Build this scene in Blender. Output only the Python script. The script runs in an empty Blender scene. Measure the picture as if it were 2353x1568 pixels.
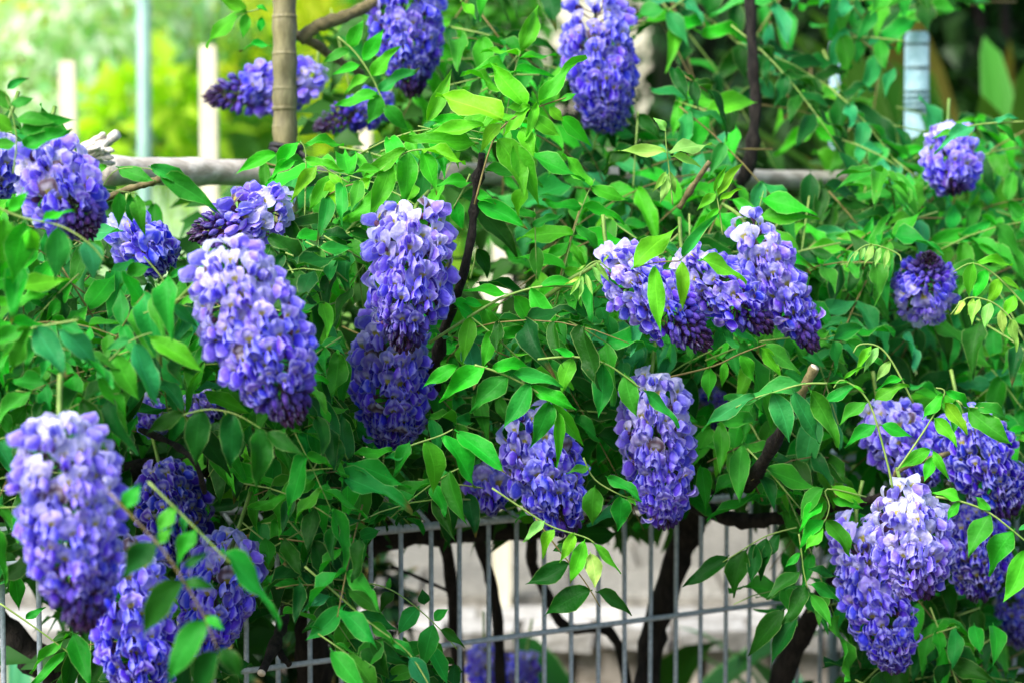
import bpy, math, random
from mathutils import Vector, Matrix, Euler, noise
R = random.Random(7)
PI = math.pi
scene = bpy.context.scene
C = scene.collection

# ------------------------------------------------------------------ camera, sky, sun, exposure
FPX = 70 / 36 * 2352            # focal length in photo pixels
PITCH = math.atan(334 / FPX)
CAMZ = 1.40
cam_d = bpy.data.cameras.new('camera')
cam = bpy.data.objects.new('camera', cam_d)
C.objects.link(cam)
cam.location = (0, 0, CAMZ)
cam.rotation_euler = (PI / 2 - PITCH, 0, 0)
cam_d.lens = 70
cam_d.sensor_width = 36
cam_d.clip_start = 0.05
cam_d.clip_end = 400
cam_d.dof.use_dof = True
cam_d.dof.focus_distance = 1.50
cam_d.dof.aperture_fstop = 5.4
cam_d.dof.aperture_blades = 7
scene.camera = cam

SUN_EL, SUN_AZ = math.radians(50), math.radians(-132)     # azimuth measured from +Y (behind the vine) towards +X
world = bpy.data.worlds.new('World')
scene.world = world
world.use_nodes = True
wn = world.node_tree
sky = wn.nodes.new('ShaderNodeTexSky')
sky.sky_type = 'NISHITA'
sky.sun_disc = False
sky.sun_elevation = SUN_EL
sky.sun_rotation = SUN_AZ
sky.air_density = 1.0
sky.dust_density = 3.0
bg = wn.nodes['Background']
bg.inputs['Strength'].default_value = 0.075
wn.links.new(sky.outputs[0], bg.inputs[0])
sun_d = bpy.data.lights.new('sun', 'SUN')
sun_d.energy = 1.5
sun_d.angle = math.radians(34)
sun_d.color = (1.0, 0.97, 0.93)
sun = bpy.data.objects.new('sun', sun_d)
C.objects.link(sun)
sdir = Vector((math.sin(SUN_AZ) * math.cos(SUN_EL), math.cos(SUN_AZ) * math.cos(SUN_EL), math.sin(SUN_EL)))
sun.rotation_euler = sdir.to_track_quat('Z', 'Y').to_euler()
sun.location = sdir * 20
scene.view_settings.view_transform = 'Standard'
scene.view_settings.look = 'None'
scene.view_settings.exposure = 2.1
scene.view_settings.gamma = 1.0
scene.view_settings.use_curve_mapping = False
scene.render.engine = 'CYCLES'
scene.cycles.max_bounces = 7
scene.cycles.diffuse_bounces = 3
scene.cycles.glossy_bounces = 2
scene.cycles.transmission_bounces = 5
scene.cycles.caustics_reflective = False
scene.cycles.caustics_refractive = False

# ------------------------------------------------------------------ helpers
FWD = Vector((0, math.cos(PITCH), -math.sin(PITCH)))
UPV = Vector((0, math.sin(PITCH), math.cos(PITCH)))
CAM = Vector((0, 0, CAMZ))


def P(x, y, d):
    """a point seen at photo position x, y and d metres in front of the camera"""
    return CAM + Vector((1, 0, 0)) * ((x - 1176) / FPX * d) + UPV * (-(y - 784) / FPX * d) + FWD * d


def proj(p):
    q = p - CAM
    d = q.dot(FWD)
    return 1176 + q.x / d * FPX, 784 - q.dot(UPV) / d * FPX, d


def inside(poly, x, y):
    r = False
    j = len(poly) - 1
    for i in range(len(poly)):
        xi, yi = poly[i]
        xj, yj = poly[j]
        if (yi > y) != (yj > y) and x < (xj - xi) * (y - yi) / (yj - yi) + xi:
            r = not r
        j = i
    return r


class MB:
    """collects simple shapes and links them as one mesh object"""
    def __init__(s):
        s.v, s.f, s.m, s.uv = [], [], [], []

    def add(s, vs, fs, mat=0, uvs=None):
        o = len(s.v)
        s.v += [tuple(v) for v in vs]
        s.f += [tuple(i + o for i in f) for f in fs]
        s.m += [mat] * len(fs)
        s.uv += (uvs if uvs else [(0.5, 0.5)] * len(vs))
        return s

    def tube(s, pts, rad, n=6, mat=0, caps=True):
        pts = [Vector(p) for p in pts]
        k = len(pts)
        rs = rad if isinstance(rad, (list, tuple)) else [rad] * k
        vs, uvs = [], []
        t0 = (pts[1] - pts[0]).normalized()
        a = t0.orthogonal().normalized()
        for i, p in enumerate(pts):
            t = (pts[min(i + 1, k - 1)] - pts[max(i - 1, 0)]).normalized()
            a = (a - t * a.dot(t)).normalized()
            b = t.cross(a)
            for j in range(n):
                w = 2 * PI * j / n
                vs.append(p + (a * math.cos(w) + b * math.sin(w)) * rs[i])
                uvs.append((j / n, i / max(k - 1, 1)))
        fs = [(i * n + j, i * n + (j + 1) % n, (i + 1) * n + (j + 1) % n, (i + 1) * n + j) for i in range(k - 1) for j in range(n)]
        if caps:
            fs.append(tuple(range(n - 1, -1, -1)))
            fs.append(tuple((k - 1) * n + j for j in range(n)))
        return s.add(vs, fs, mat, uvs)

    def box(s, lo, hi, mat=0, jit=0.0):
        x0, y0, z0 = lo
        x1, y1, z1 = hi
        vs = [(x, y, z) for z in (z0, z1) for y in (y0, y1) for x in (x0, x1)]
        if jit:
            vs = [tuple(c + R.uniform(-jit, jit) for c in v) for v in vs]
        return s.add(vs, [(0, 2, 3, 1), (4, 5, 7, 6), (0, 1, 5, 4), (2, 6, 7, 3), (0, 4, 6, 2), (1, 3, 7, 5)], mat)

    def grid(s, fn, nu, nv, mat=0):
        vs, uvs = [], []
        for j in range(nv + 1):
            for i in range(nu + 1):
                u, v = i / nu, j / nv
                vs.append(fn(u * 2 - 1, v))
                uvs.append((u, v))
        fs = [(j * (nu + 1) + i, j * (nu + 1) + i + 1, (j + 1) * (nu + 1) + i + 1, (j + 1) * (nu + 1) + i) for j in range(nv) for i in range(nu)]
        return s.add(vs, fs, mat, uvs)

    def mesh(s, name, mats, smooth=True):
        me = bpy.data.meshes.new(name)
        me.from_pydata(s.v, [], s.f)
        for m in (mats if isinstance(mats, (list, tuple)) else [mats]):
            me.materials.append(m)
        me.polygons.foreach_set('material_index', s.m)
        me.polygons.foreach_set('use_smooth', [smooth] * len(s.f))
        ul = me.uv_layers.new(name='UVMap')
        idx = [0] * len(me.loops)
        me.loops.foreach_get('vertex_index', idx)
        flat = []
        for i in idx:
            flat += s.uv[i]
        ul.data.foreach_set('uv', flat)
        me.update()
        return me

    def build(s, name, mats, parent=None, smooth=True):
        return obj(name, s.mesh(name, mats, smooth), parent)


def obj(name, data, parent=None, mw=None):
    o = bpy.data.objects.new(name, data)
    C.objects.link(o)
    if parent is not None:
        o.parent = parent
    if mw is not None:
        o.matrix_basis = mw
    return o


def tag(o, label=None, cat=None, group=None, kind=None):
    if label: o['label'] = label
    if cat: o['category'] = cat
    if group: o['group'] = group
    if kind: o['kind'] = kind
    return o


def thing(name, loc, label, cat, group=None):
    o = bpy.data.objects.new(name, None)
    C.objects.link(o)
    o.location = loc
    o.empty_display_size = 0.05
    return tag(o, label, cat, group)


def rel(parent, pts):
    return [Vector(p) - parent.location for p in pts]


def smooth_path(pts, n=6):
    """Catmull-Rom through the points"""
    pts = [Vector(p) for p in pts]
    if len(pts) < 3:
        return [pts[0].lerp(pts[1], i / n) for i in range(n + 1)]
    out = []
    for i in range(len(pts) - 1):
        p0 = pts[max(i - 1, 0)]; p1 = pts[i]; p2 = pts[i + 1]; p3 = pts[min(i + 2, len(pts) - 1)]
        for k in range(n):
            t = k / n
            out.append(0.5 * ((2 * p1) + (p2 - p0) * t + (2 * p0 - 5 * p1 + 4 * p2 - p3) * t * t + (-p0 + 3 * p1 - 3 * p2 + p3) * t ** 3))
    out.append(pts[-1])
    return out


# ------------------------------------------------------------------ materials
class Mat:
    def __init__(s, name):
        s.m = bpy.data.materials.new(name)
        s.m.use_nodes = True
        s.t = s.m.node_tree
        s.t.nodes.clear()
        s.out = s.t.nodes.new('ShaderNodeOutputMaterial')

    def n(s, kind, ins=None, **props):
        nd = s.t.nodes.new('ShaderNode' + kind)
        for k, v in props.items():
            setattr(nd, k, v)
        for k, v in (ins or {}).items():
            s.set(nd.inputs[k], v)
        return nd

    def set(s, sock, v):
        if hasattr(v, 'links'):
            s.t.links.new(v, sock)
        elif isinstance(v, bpy.types.Node):
            s.t.links.new(v.outputs[0], sock)
        else:
            if sock.type == 'RGBA' and len(v) == 3:
                v = (*v, 1)
            sock.default_value = v

    def math(s, op, a, b=0.0, c=0.0):
        nd = s.n('Math', operation=op)
        s.set(nd.inputs[0], a); s.set(nd.inputs[1], b)
        if op in ('MULTIPLY_ADD', 'SMOOTH_MIN'): s.set(nd.inputs[2], c)
        return nd.outputs[0]

    def step(s, v, lo, hi, a=0.0, b=1.0):
        nd = s.n('MapRange', {'Value': v, 'From Min': lo, 'From Max': hi, 'To Min': a, 'To Max': b}, interpolation_type='SMOOTHSTEP')
        return nd.outputs[0]

    def mix(s, f, a, b, mode='MIX'):
        nd = s.n('MixRGB', {'Fac': f, 'Color1': a, 'Color2': b}, blend_type=mode)
        return nd.outputs[0]

    def noise(s, scale, detail=3.0, vec=None, dist=0.0):
        ins = {'Scale': scale, 'Detail': detail, 'Distortion': dist}
        if vec is not None: ins['Vector'] = vec
        return s.n('TexNoise', ins).outputs[0]

    def bump(s, h, strength, dist):
        return s.n('Bump', {'Height': h, 'Strength': strength, 'Distance': dist}).outputs[0]

    def fin(s, sh):
        s.set(s.out.inputs[0], sh)
        return s.m


def leaf_material(name, base=None, under=(0.45, 0.75, 0.62), rough=0.50, trans=0.28, spec=0.13, veins=True):
    k = Mat(name)
    info = k.n('ObjectInfo')
    col = info.outputs['Color'] if base is None else k.n('RGB').outputs[0]
    if base is not None:
        col.node.outputs[0].default_value = (*base, 1)
    uv = k.n('UVMap').outputs[0]
    sp = k.n('SeparateXYZ', {0: uv})
    u, v = sp.outputs[0], sp.outputs[1]
    au = k.math('ABSOLUTE', k.math('MULTIPLY_ADD', u, 2.0, -1.0))
    co = k.n('TexCoord').outputs['Object']
    nz = k.noise(3.5, 4, co)
    # per-leaf drift of hue and value
    hsv = k.n('HueSaturation', {'Hue': k.math('MULTIPLY_ADD', info.outputs['Random'], 0.035, 0.482), 'Saturation': 1.0,
                                'Value': k.math('MULTIPLY_ADD', nz, 0.6, 0.7), 'Color': col})
    c = hsv.outputs[0]
    if veins:
        ph = k.math('SUBTRACT', v, k.math('MULTIPLY', au, 0.16))
        sv = k.math('ABSOLUTE', k.math('SINE', k.math('MULTIPLY', ph, 34.0)))
        vein = k.step(sv, 0.0, 0.22, 1.0, 0.0)
        mid = k.step(au, 0.02, 0.075, 1.0, 0.0)
        edge = k.step(au, 0.91, 0.985, 0.0, 1.0)
        light = k.mix(1.0, c, (1.5, 1.35, 1.7), 'MULTIPLY')
        c = k.mix(k.math('MULTIPLY', vein, 0.16), c, light)
        c = k.mix(k.math('MULTIPLY', mid, 0.75), c, light)
        light2 = k.mix(0.35, light, (0.45, 0.62, 0.22))
        c = k.mix(k.math('MULTIPLY', edge, 0.8), c, light2)
    # scattered pale specks and browned spots
    spot = k.step(k.noise(8.0, 2, k.n('VectorMath', {0: co, 1: k.n('CombineXYZ', {0: k.math('MULTIPLY', info.outputs['Random'], 40.0)}).outputs[0]}, operation='ADD').outputs[0]), 0.74, 0.80)
    c = k.mix(k.math('MULTIPLY', spot, 0.35), c, (0.20, 0.16, 0.03))
    aged = k.math('GREATER_THAN', info.outputs['Random'], 0.90)
    tipb = k.math('MULTIPLY', k.math('MULTIPLY', aged, k.step(k.math('ADD', v, k.math('MULTIPLY', k.noise(5.0, 3, co), 0.5)), 1.0, 1.25)), 0.9)
    c = k.mix(tipb, c, (0.16, 0.10, 0.03))
    back = k.n('NewGeometry').outputs['Backfacing']
    cb = k.mix(1.0, c, (*[x * 1.9 for x in under],), 'MULTIPLY')
    c2 = k.mix(back, c, cb)
    hgt = k.noise(14.0, 2, co)
    if veins:
        hgt = k.math('SUBTRACT', k.math('MULTIPLY', hgt, 0.5), k.math('MULTIPLY', k.math('ADD', vein, mid), 0.45))
    nrm = k.bump(hgt, 0.14, 0.02)
    pr = k.n('BsdfPrincipled', {'Base Color': c2, 'Roughness': rough, 'Specular IOR Level': spec, 'Normal': nrm})
    tc = k.mix(1.0, c, (1.45, 1.5, 0.4), 'MULTIPLY')
    tr = k.n('BsdfTranslucent', {'Color': tc})
    return k.fin(k.n('MixShader', {0: trans, 1: pr.outputs[0], 2: tr.outputs[0]}).outputs[0])


def petal_material(name, spot):
    k = Mat(name)
    info = k.n('ObjectInfo')
    col = info.outputs['Color']
    sp = k.n('SeparateXYZ', {0: k.n('UVMap').outputs[0]})
    u, v = sp.outputs[0], sp.outputs[1]
    au = k.math('ABSOLUTE', k.math('MULTIPLY_ADD', u, 2.0, -1.0))
    co = k.n('TexCoord').outputs['Object']
    nz = k.noise(4.0, 3, co)
    hsv = k.n('HueSaturation', {'Hue': k.math('MULTIPLY_ADD', info.outputs['Random'], 0.03, 0.485), 'Saturation': 1.0,
                                'Value': k.math('MULTIPLY_ADD', nz, 0.7, 0.65), 'Color': col})
    c = hsv.outputs[0]
    pale = k.mix(0.55, c, (0.74, 0.76, 1.0))
    rim = k.step(k.math('MAXIMUM', au, v), 0.74, 0.93)
    c = k.mix(k.math('MULTIPLY', rim, 0.72), c, pale)
    vein = k.step(k.math('ABSOLUTE', k.math('SINE', k.math('MULTIPLY', u, 38.0))), 0.0, 0.5, 1.0, 0.0)
    deep = k.mix(1.0, c, (0.72, 0.62, 0.88), 'MULTIPLY')
    c = k.mix(k.math('MULTIPLY', vein, 0.30), c, deep)
    if spot:
        s1 = k.math('MULTIPLY', k.step(au, 0.20, 0.42, 1.0, 0.0), k.math('MULTIPLY', k.step(v, 0.10, 0.20), k.step(v, 0.38, 0.50, 1.0, 0.0)))
        c = k.mix(k.math('MULTIPLY', s1, 0.95), c, (0.62, 0.56, 0.06))
        s2 = k.math('MULTIPLY', k.step(au, 0.3, 0.6, 1.0, 0.0), k.math('MULTIPLY', k.step(v, 0.4, 0.5), k.step(v, 0.55, 0.75, 1.0, 0.0)))
        c = k.mix(k.math('MULTIPLY', s2, 0.5), c, (0.78, 0.76, 0.92))
    nrm = k.bump(nz, 0.25, 0.03)
    pr = k.n('BsdfPrincipled', {'Base Color': c, 'Roughness': 0.5, 'Specular IOR Level': 0.18, 'Sheen Weight': 0.05, 'Normal': nrm})
    tr = k.n('BsdfTranslucent', {'Color': c})
    return k.fin(k.n('MixShader', {0: 0.40, 1: pr.outputs[0], 2: tr.outputs[0]}).outputs[0])


def plain(name, a, b, scale, rough=0.7, bump=0.4, dist=0.004, detail=5.0, stretch=(1, 1, 1), spec=0.3, metal=0.0, coord='Object', rand=0.0):
    k = Mat(name)
    co = k.n('Mapping', {0: k.n('TexCoord').outputs[coord], 'Scale': stretch}).outputs[0]
    nz = k.noise(scale, detail, co)
    c = k.mix(k.step(nz, 0.32, 0.68), a, b)
    n2 = k.noise(scale * 5, 3, co)
    c = k.mix(0.5, c, k.mix(1.0, c, k.n('CombineColor', {0: k.math('ADD', n2, 0.5), 1: k.math('ADD', n2, 0.5), 2: k.math('ADD', n2, 0.5)}).outputs[0], 'MULTIPLY'))
    if rand:
        v = k.math('MULTIPLY_ADD', k.n('ObjectInfo').outputs['Random'], rand, 1 - rand / 2)
        c = k.n('HueSaturation', {'Value': v, 'Color': c}).outputs[0]
    nrm = k.bump(k.math('ADD', nz, k.math('MULTIPLY', n2, 0.5)), bump, dist)
    pr = k.n('BsdfPrincipled', {'Base Color': c, 'Roughness': rough, 'Specular IOR Level': spec, 'Metallic': metal, 'Normal': nrm})
    return k.fin(pr.outputs[0])


M_leaf = leaf_material('wisteria_leaf')
M_banner = petal_material('banner_petal', True)
M_keel = petal_material('wing_petal', False)
M_bud = petal_material('flower_bud', False)
M_calyx = plain('calyx', (0.10, 0.035, 0.085), (0.20, 0.09, 0.14), 3, 0.6)
M_stalk = plain('green_stalk', (0.10, 0.20, 0.03), (0.20, 0.32, 0.06), 60, 0.5, 0.2)
M_rachis = plain('leaf_stalk', (0.16, 0.30, 0.05), (0.26, 0.36, 0.09), 40, 0.5, 0.2)
M_brown_stalk = plain('brown_stalk', (0.13, 0.10, 0.03), (0.20, 0.17, 0.05), 60, 0.6, 0.2)
M_bark = plain('dark_bark', (0.007, 0.006, 0.005), (0.028, 0.023, 0.018), 170, 0.9, 0.9, 0.004, stretch=(1, 1, 0.35))
M_twig = plain('pruned_twig', (0.10, 0.085, 0.032), (0.20, 0.165, 0.07), 160, 0.7, 0.5, 0.002)
M_cut = plain('cut_wood', (0.55, 0.47, 0.33), (0.72, 0.64, 0.50), 80, 0.8)
M_wire = plain('galvanised_wire', (0.32, 0.38, 0.42), (0.48, 0.54, 0.58), 250, 0.5, 0.2, 0.001, spec=0.4)
M_tie = plain('black_tie', (0.012, 0.012, 0.014), (0.03, 0.03, 0.03), 80, 0.6)

# ------------------------------------------------------------------ ground, path and retaining wall
M_soil = plain('soil', (0.05, 0.04, 0.028), (0.13, 0.11, 0.07), 3.0, 0.95, 0.8, 0.02)
M_grass = plain('lawn', (0.05, 0.13, 0.02), (0.12, 0.24, 0.04), 1.2, 0.9, 0.8, 0.03)
M_path = plain('brushed_concrete', (0.17, 0.16, 0.135), (0.24, 0.23, 0.195), 30, 0.85, 0.5, 0.004, stretch=(1, 0.25, 1))
M_cope = plain('white_stone', (0.26, 0.25, 0.22), (0.46, 0.45, 0.42), 34, 0.8, 0.6, 0.004, rand=0.42)
M_block = plain('beige_block', (0.36, 0.31, 0.24), (0.56, 0.50, 0.42), 40, 0.85, 0.6, 0.005, rand=0.5)

MB().add([(-60, -20, 0), (60, -20, 0), (60, 3.05, 0), (-60, 3.05, 0)], [(0, 1, 2, 3)]).build('ground', M_soil)['kind'] = 'structure'
ZT = CAMZ - 0.640               # terrace level
MB().add([(-150, 4.6, ZT - 0.01), (150, 4.6, ZT - 0.01), (150, 200, ZT - 0.01), (-150, 200, ZT - 0.01)], [(0, 1, 2, 3)]).build('lawn', M_grass)['kind'] = 'structure'
path = MB().box((-4, 3.0, ZT - 0.09), (4, 4.7, ZT - 0.012)).build('path', M_path, smooth=False)
path['kind'] = 'structure'
slab = [MB().box((-.118, -.118, -.03), (.118, .118, 0), jit=.003).mesh('paving_slab', plain('slab_stone', (0.15, 0.142, 0.118), (0.26, 0.248, 0.21), 60, 0.85, 0.5, 0.004, rand=.35), False) for i in range(3)]
for j in range(5):
    for i in range(13):
        obj('paving_slab', R.choice(slab), path, Matrix.Translation((-1.5 + i * .246 + (.12 if j % 2 else 0), 3.26 + j * .246, ZT + .006 + R.uniform(-.003, .003))))

MB().box((-3, 1.2, .3), (3, 2.84, .48)).build('planting_bed', M_soil, smooth=False)['kind'] = 'structure'
wall = thing('retaining_wall', (0.2, 2.9, 0), 'low garden wall of beige blocks under white coping stones, behind the wire fence', 'wall')
cope_cache = []
for i in range(4):
    cope_cache.append(MB().box((-0.0485, -0.047, -0.028), (0.0485, 0.047, 0.0), jit=0.005).mesh('coping_stone', M_cope, False))
for row in range(2):
    for i in range(26):
        x = -1.35 + i * 0.109 + (0.05 if row else 0) - 0.2
        obj('coping_stone', R.choice(cope_cache), wall, Matrix.Translation((x, -0.04 + row * 0.106 , ZT + 0.02 - row * 0.006 + R.uniform(-.002, .002))) @ Matrix.Rotation(R.uniform(-.03, .03), 4, 'Z'))
blk = [MB().box((-0.043, -0.06, -0.050), (0.043, 0.06, 0.050), jit=0.004).mesh('block', M_block, False) for i in range(4)]
for row in range(3):
    for i in range(30):
        x = -1.4 + i * 0.096 + (0.048 if row % 2 else 0) - 0.2
        obj('block', R.choice(blk), wall, Matrix.Translation((x, R.uniform(-.004, .004), ZT - 0.066 - row * 0.109)))
MB().box((-1.6, -0.045, -0.0), (1.6, 0.05, ZT - 0.012)).build('mortar_core', plain('mortar', (0.22, 0.2, 0.17), (0.3, 0.27, 0.23), 20, 0.9), wall, False)

# ------------------------------------------------------------------ background planting
def leaf_card(ln, wd, bend):
    a = ln * 0.5
    return [(0, 0, 0), (-wd / 2, a * 0.9, bend * .3 * ln + wd * .2), (0, a, bend * .3 * ln), (wd / 2, a * 0.9, bend * .3 * ln + wd * .2), (0, ln, -bend * ln * .4)], [(0, 2, 1), (0, 3, 2), (1, 2, 4), (2, 3, 4)]


def leaf_cloud(mb, cen, rad, n, ln, wd, shell=0.55, lumps=5, seed=0, keep=None, origin=(0, 0, 0)):
    rr = random.Random(seed)
    cen = Vector(cen)
    org = Vector(origin)
    lc = []
    for i in range(lumps):
        d = Vector((rr.uniform(-1, 1), rr.uniform(-1, 1), rr.uniform(-1, 1)))
        lc.append((Vector((d.x * rad[0] * .65, d.y * rad[1] * .65, d.z * rad[2] * .65)), rr.uniform(0.35, 0.6)))
    for i in range(n):
        c, s = rr.choice(lc)
        d = Vector((rr.gauss(0, 1), rr.gauss(0, 1), rr.gauss(0, 1))).normalized()
        q = rr.uniform(shell, 1.0)
        p = cen + c + Vector((d.x * rad[0] * s, d.y * rad[1] * s, d.z * rad[2] * s)) * q
        if keep and not keep(p):
            continue
        vs, fs = leaf_card(ln * rr.uniform(.6, 1.2), wd * rr.uniform(.7, 1.2), rr.uniform(.0, .6))
        up = (d * .6 + Vector((rr.uniform(-.6, .6), rr.uniform(-.6, .6), 1.0))).normalized()
        fw = (d + Vector((rr.uniform(-.8, .8), rr.uniform(-.8, .8), rr.uniform(-.9, .2)))).normalized()
        sd = fw.cross(up).normalized()
        up = sd.cross(fw)
        mat = Matrix((sd, fw, up)).transposed()
        mb.add([mat @ Vector(v) + p - org for v in vs], fs, 0, [(.5, 0), (0, .5), (.5, .5), (1, .5), (.5, 1)])
    return mb


def shrub(name, loc, rad, n, ln, wd, mat, label, cat='shrub', group=None, seed=1, lumps=6, zc=None, keep=None):
    t = thing(name, loc, label, cat, group)
    zc = rad[2] * 1.0 if zc is None else zc
    mb = leaf_cloud(MB(), (loc[0], loc[1], loc[2] + zc), rad, n, ln, wd, 0.5, lumps, seed, keep, loc)
    mb.build('crown', mat, t)
    rr = random.Random(seed)
    st = MB()
    for i in range(4):
        a = rr.uniform(0, 6.28)
        e = Vector((math.cos(a) * rad[0] * .4, math.sin(a) * rad[1] * .4, zc))
        st.tube(smooth_path([(e.x * .08, e.y * .08, -0.02), (e.x * .3, e.y * .3, zc * .5), e], 4), [0.02] * 5 + [0.016, 0.013, 0.01, 0.008], 6)
    st.build('trunk', M_bark, t)
    return t


L_yel = leaf_material('yellow_shrub_leaf', (0.66, 0.66, 0.05), rough=.5, trans=.45, veins=False)
L_lime = leaf_material('lime_leaf', (0.36, 0.54, 0.03), rough=.5, trans=.4, veins=False)
L_mid = leaf_material('garden_leaf', (0.10, 0.32, 0.04), rough=.45, trans=.3, veins=False)
L_sage = leaf_material('silver_leaf', (0.55, 0.68, 0.50), rough=.55, trans=.3, veins=False)
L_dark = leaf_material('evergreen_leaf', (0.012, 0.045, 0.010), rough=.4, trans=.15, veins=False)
L_brown = leaf_material('ageing_leaf', (0.16, 0.15, 0.03), rough=.45, trans=.3, veins=False)
L_wht = leaf_material('white_flower', (0.72, 0.74, 0.70), rough=.6, trans=.3, veins=False)

GB = 'shrubs in the bright garden beyond the bamboo rail'
def gp(x, d, z=None):
    p = P(x, 700, d)
    return (p.x, p.y, ZT - 0.012 if z is None else z)

shrub('yellow_shrub', gp(560, 7.5), (0.9, 0.7, 0.95), 2600, .10, .05, L_yel, 'tall yellow leaved shrub out of focus right behind the upright bamboo post', group=GB, seed=3, zc=1.35)
shrub('yellow_shrub', gp(420, 8.2), (1.0, 0.8, 0.8), 2400, .11, .06, L_yel, 'yellow green shrub blurred at the top behind the tall pale garden pole', group=GB, seed=4, zc=1.75)
shrub('silver_shrub', gp(60, 6.0), (0.75, 0.6, 0.85), 2200, .09, .035, L_sage, 'silvery shrub blurred at the left edge behind the short cream stake', group=GB, seed=5, zc=0.95)
shrub('green_shrub', gp(330, 6.6), (0.6, 0.5, 0.55), 1500, .11, .05, L_mid, 'mid green shrub blurred between the two cream stakes', group=GB, seed=6, zc=0.75)
shrub('green_shrub', gp(600, 5.6), (0.5, 0.5, 0.42), 1300, .12, .06, L_lime, 'lime green shrub blurred low above the bamboo rail beside the bamboo post', group=GB, seed=8, zc=0.55)
shrub('white_flowering_shrub', gp(170, 7.2), (0.5, 0.4, 0.8), 900, .05, .045, L_wht, 'shrub dotted with white blossom blurred above the silvery shrub', group=GB, seed=12, zc=1.2)
shrub('green_shrub', gp(1190, 4.4), (0.36, 0.3, 0.42), 1500, .09, .045, L_mid, 'mid green shrub behind the vine, blurred between the two top flower clusters', group=GB, seed=14, zc=.86)
hedge = thing('hedge', gp(0, 13), 'tall bright green hedge blurred across the top left background', 'hedge')
leaf_cloud(MB(), (hedge.location.x, 13, 2.6), (6.5, .8, 2.6), 9000, .2, .12, .3, 26, 9, None, hedge.location).build('crown', L_lime, hedge)
MB().box((-5.5, -.3, 0), (5.5, .3, 3.4)).build('inner_mass', plain('hedge_inner', (0.14, 0.30, 0.02), (0.22, 0.4, 0.03), 3, 0.9), hedge, False)
# tall grass with pale upright blades
gr = MB()
for i in range(900):
    x = R.uniform(-60, 640)
    d = R.uniform(4.6, 5.8)
    b = Vector(gp(x, d))
    h = R.uniform(.35, .75)
    lean = Vector((R.uniform(-.12, .12), R.uniform(-.1, .1), 0))
    w = Vector((R.uniform(.004, .009), 0, 0))
    pts = [b, b + lean * .3 + Vector((0, 0, h * .6)), b + lean + Vector((0, 0, h))]
    gr.add([pts[0] - w, pts[0] + w, pts[1] + w * .8, pts[1] - w * .8, pts[2]], [(0, 1, 2, 3), (3, 2, 4)], 0, [(0, 0), (1, 0), (1, .6), (0, .6), (.5, 1)])
tag(gr.build('tall_grass', L_sage), 'tall pale grass blades growing in front of the garden shrubs', 'grass', kind='stuff')

# pale house wall seen through gaps, dark evergreens on the right
M_render = plain('pale_render', (0.72, 0.66, 0.52), (0.80, 0.75, 0.62), 2.0, 0.9, 0.3, 0.01)
hs = thing('house', gp(1560, 11), 'pale cream house wall glimpsed through gaps in the leaves at top', 'house')
MB().box((-1.15, 0, -.05), (0.85, 3.0, 3.6)).build('wall', M_render, hs, False)
MB().add([(-1.3, -.25, 3.55), (1.2, -.25, 3.55), (1.2, 1.5, 4.6), (-1.3, 1.5, 4.6), (1.2, 3.25, 3.55), (-1.3, 3.25, 3.55)], [(0, 1, 2, 3), (3, 2, 4, 5), (0, 3, 5), (1, 4, 2)]).build('roof', plain('roof', (0.16, 0.1, 0.08), (0.25, 0.15, 0.11), 8, .9), hs, False)
GD = 'dark evergreens behind the right side of the vine'
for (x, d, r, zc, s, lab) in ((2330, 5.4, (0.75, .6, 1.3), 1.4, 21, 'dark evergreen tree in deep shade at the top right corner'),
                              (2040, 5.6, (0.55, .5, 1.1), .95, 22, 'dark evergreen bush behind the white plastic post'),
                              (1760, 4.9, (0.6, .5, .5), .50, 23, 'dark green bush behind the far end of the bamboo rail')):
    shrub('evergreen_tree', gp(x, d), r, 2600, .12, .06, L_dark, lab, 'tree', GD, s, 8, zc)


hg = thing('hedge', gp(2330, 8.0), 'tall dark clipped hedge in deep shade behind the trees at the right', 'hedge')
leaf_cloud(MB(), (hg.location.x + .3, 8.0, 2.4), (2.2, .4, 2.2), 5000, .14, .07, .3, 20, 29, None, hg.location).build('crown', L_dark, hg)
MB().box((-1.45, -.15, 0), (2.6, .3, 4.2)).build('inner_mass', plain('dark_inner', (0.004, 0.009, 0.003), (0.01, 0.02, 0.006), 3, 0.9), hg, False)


def strap_plant(name, base, n, h, w, mat, label, cat, seed, spread=.5, group=None):
    rr = random.Random(seed)
    t = thing(name, base, label, cat, group)
    for i in range(n):
        a = rr.uniform(0, 2 * PI)
        out = Vector((math.cos(a), math.sin(a) * .6, 0)) * h * spread * rr.uniform(.5, 1)
        hh = h * rr.uniform(.6, 1.05)
        side = Vector((-math.sin(a), math.cos(a), 0))
        ww = w * rr.uniform(.7, 1.1)

        def fn(u, v):
            c = Vector((0, 0, 0)) + out * v ** 1.6 + Vector((0, 0, hh * (v - .28 * v ** 3)))
            k = math.sin(PI * min(1, v * .9 + .08)) ** .7 if v < 1 else 0.02
            return c + side * (u * ww * k) + Vector((0, 0, abs(u) * ww * .35 * k))
        MB().grid(fn, 4, 9).build('leaf', mat, t)
    return t


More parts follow.
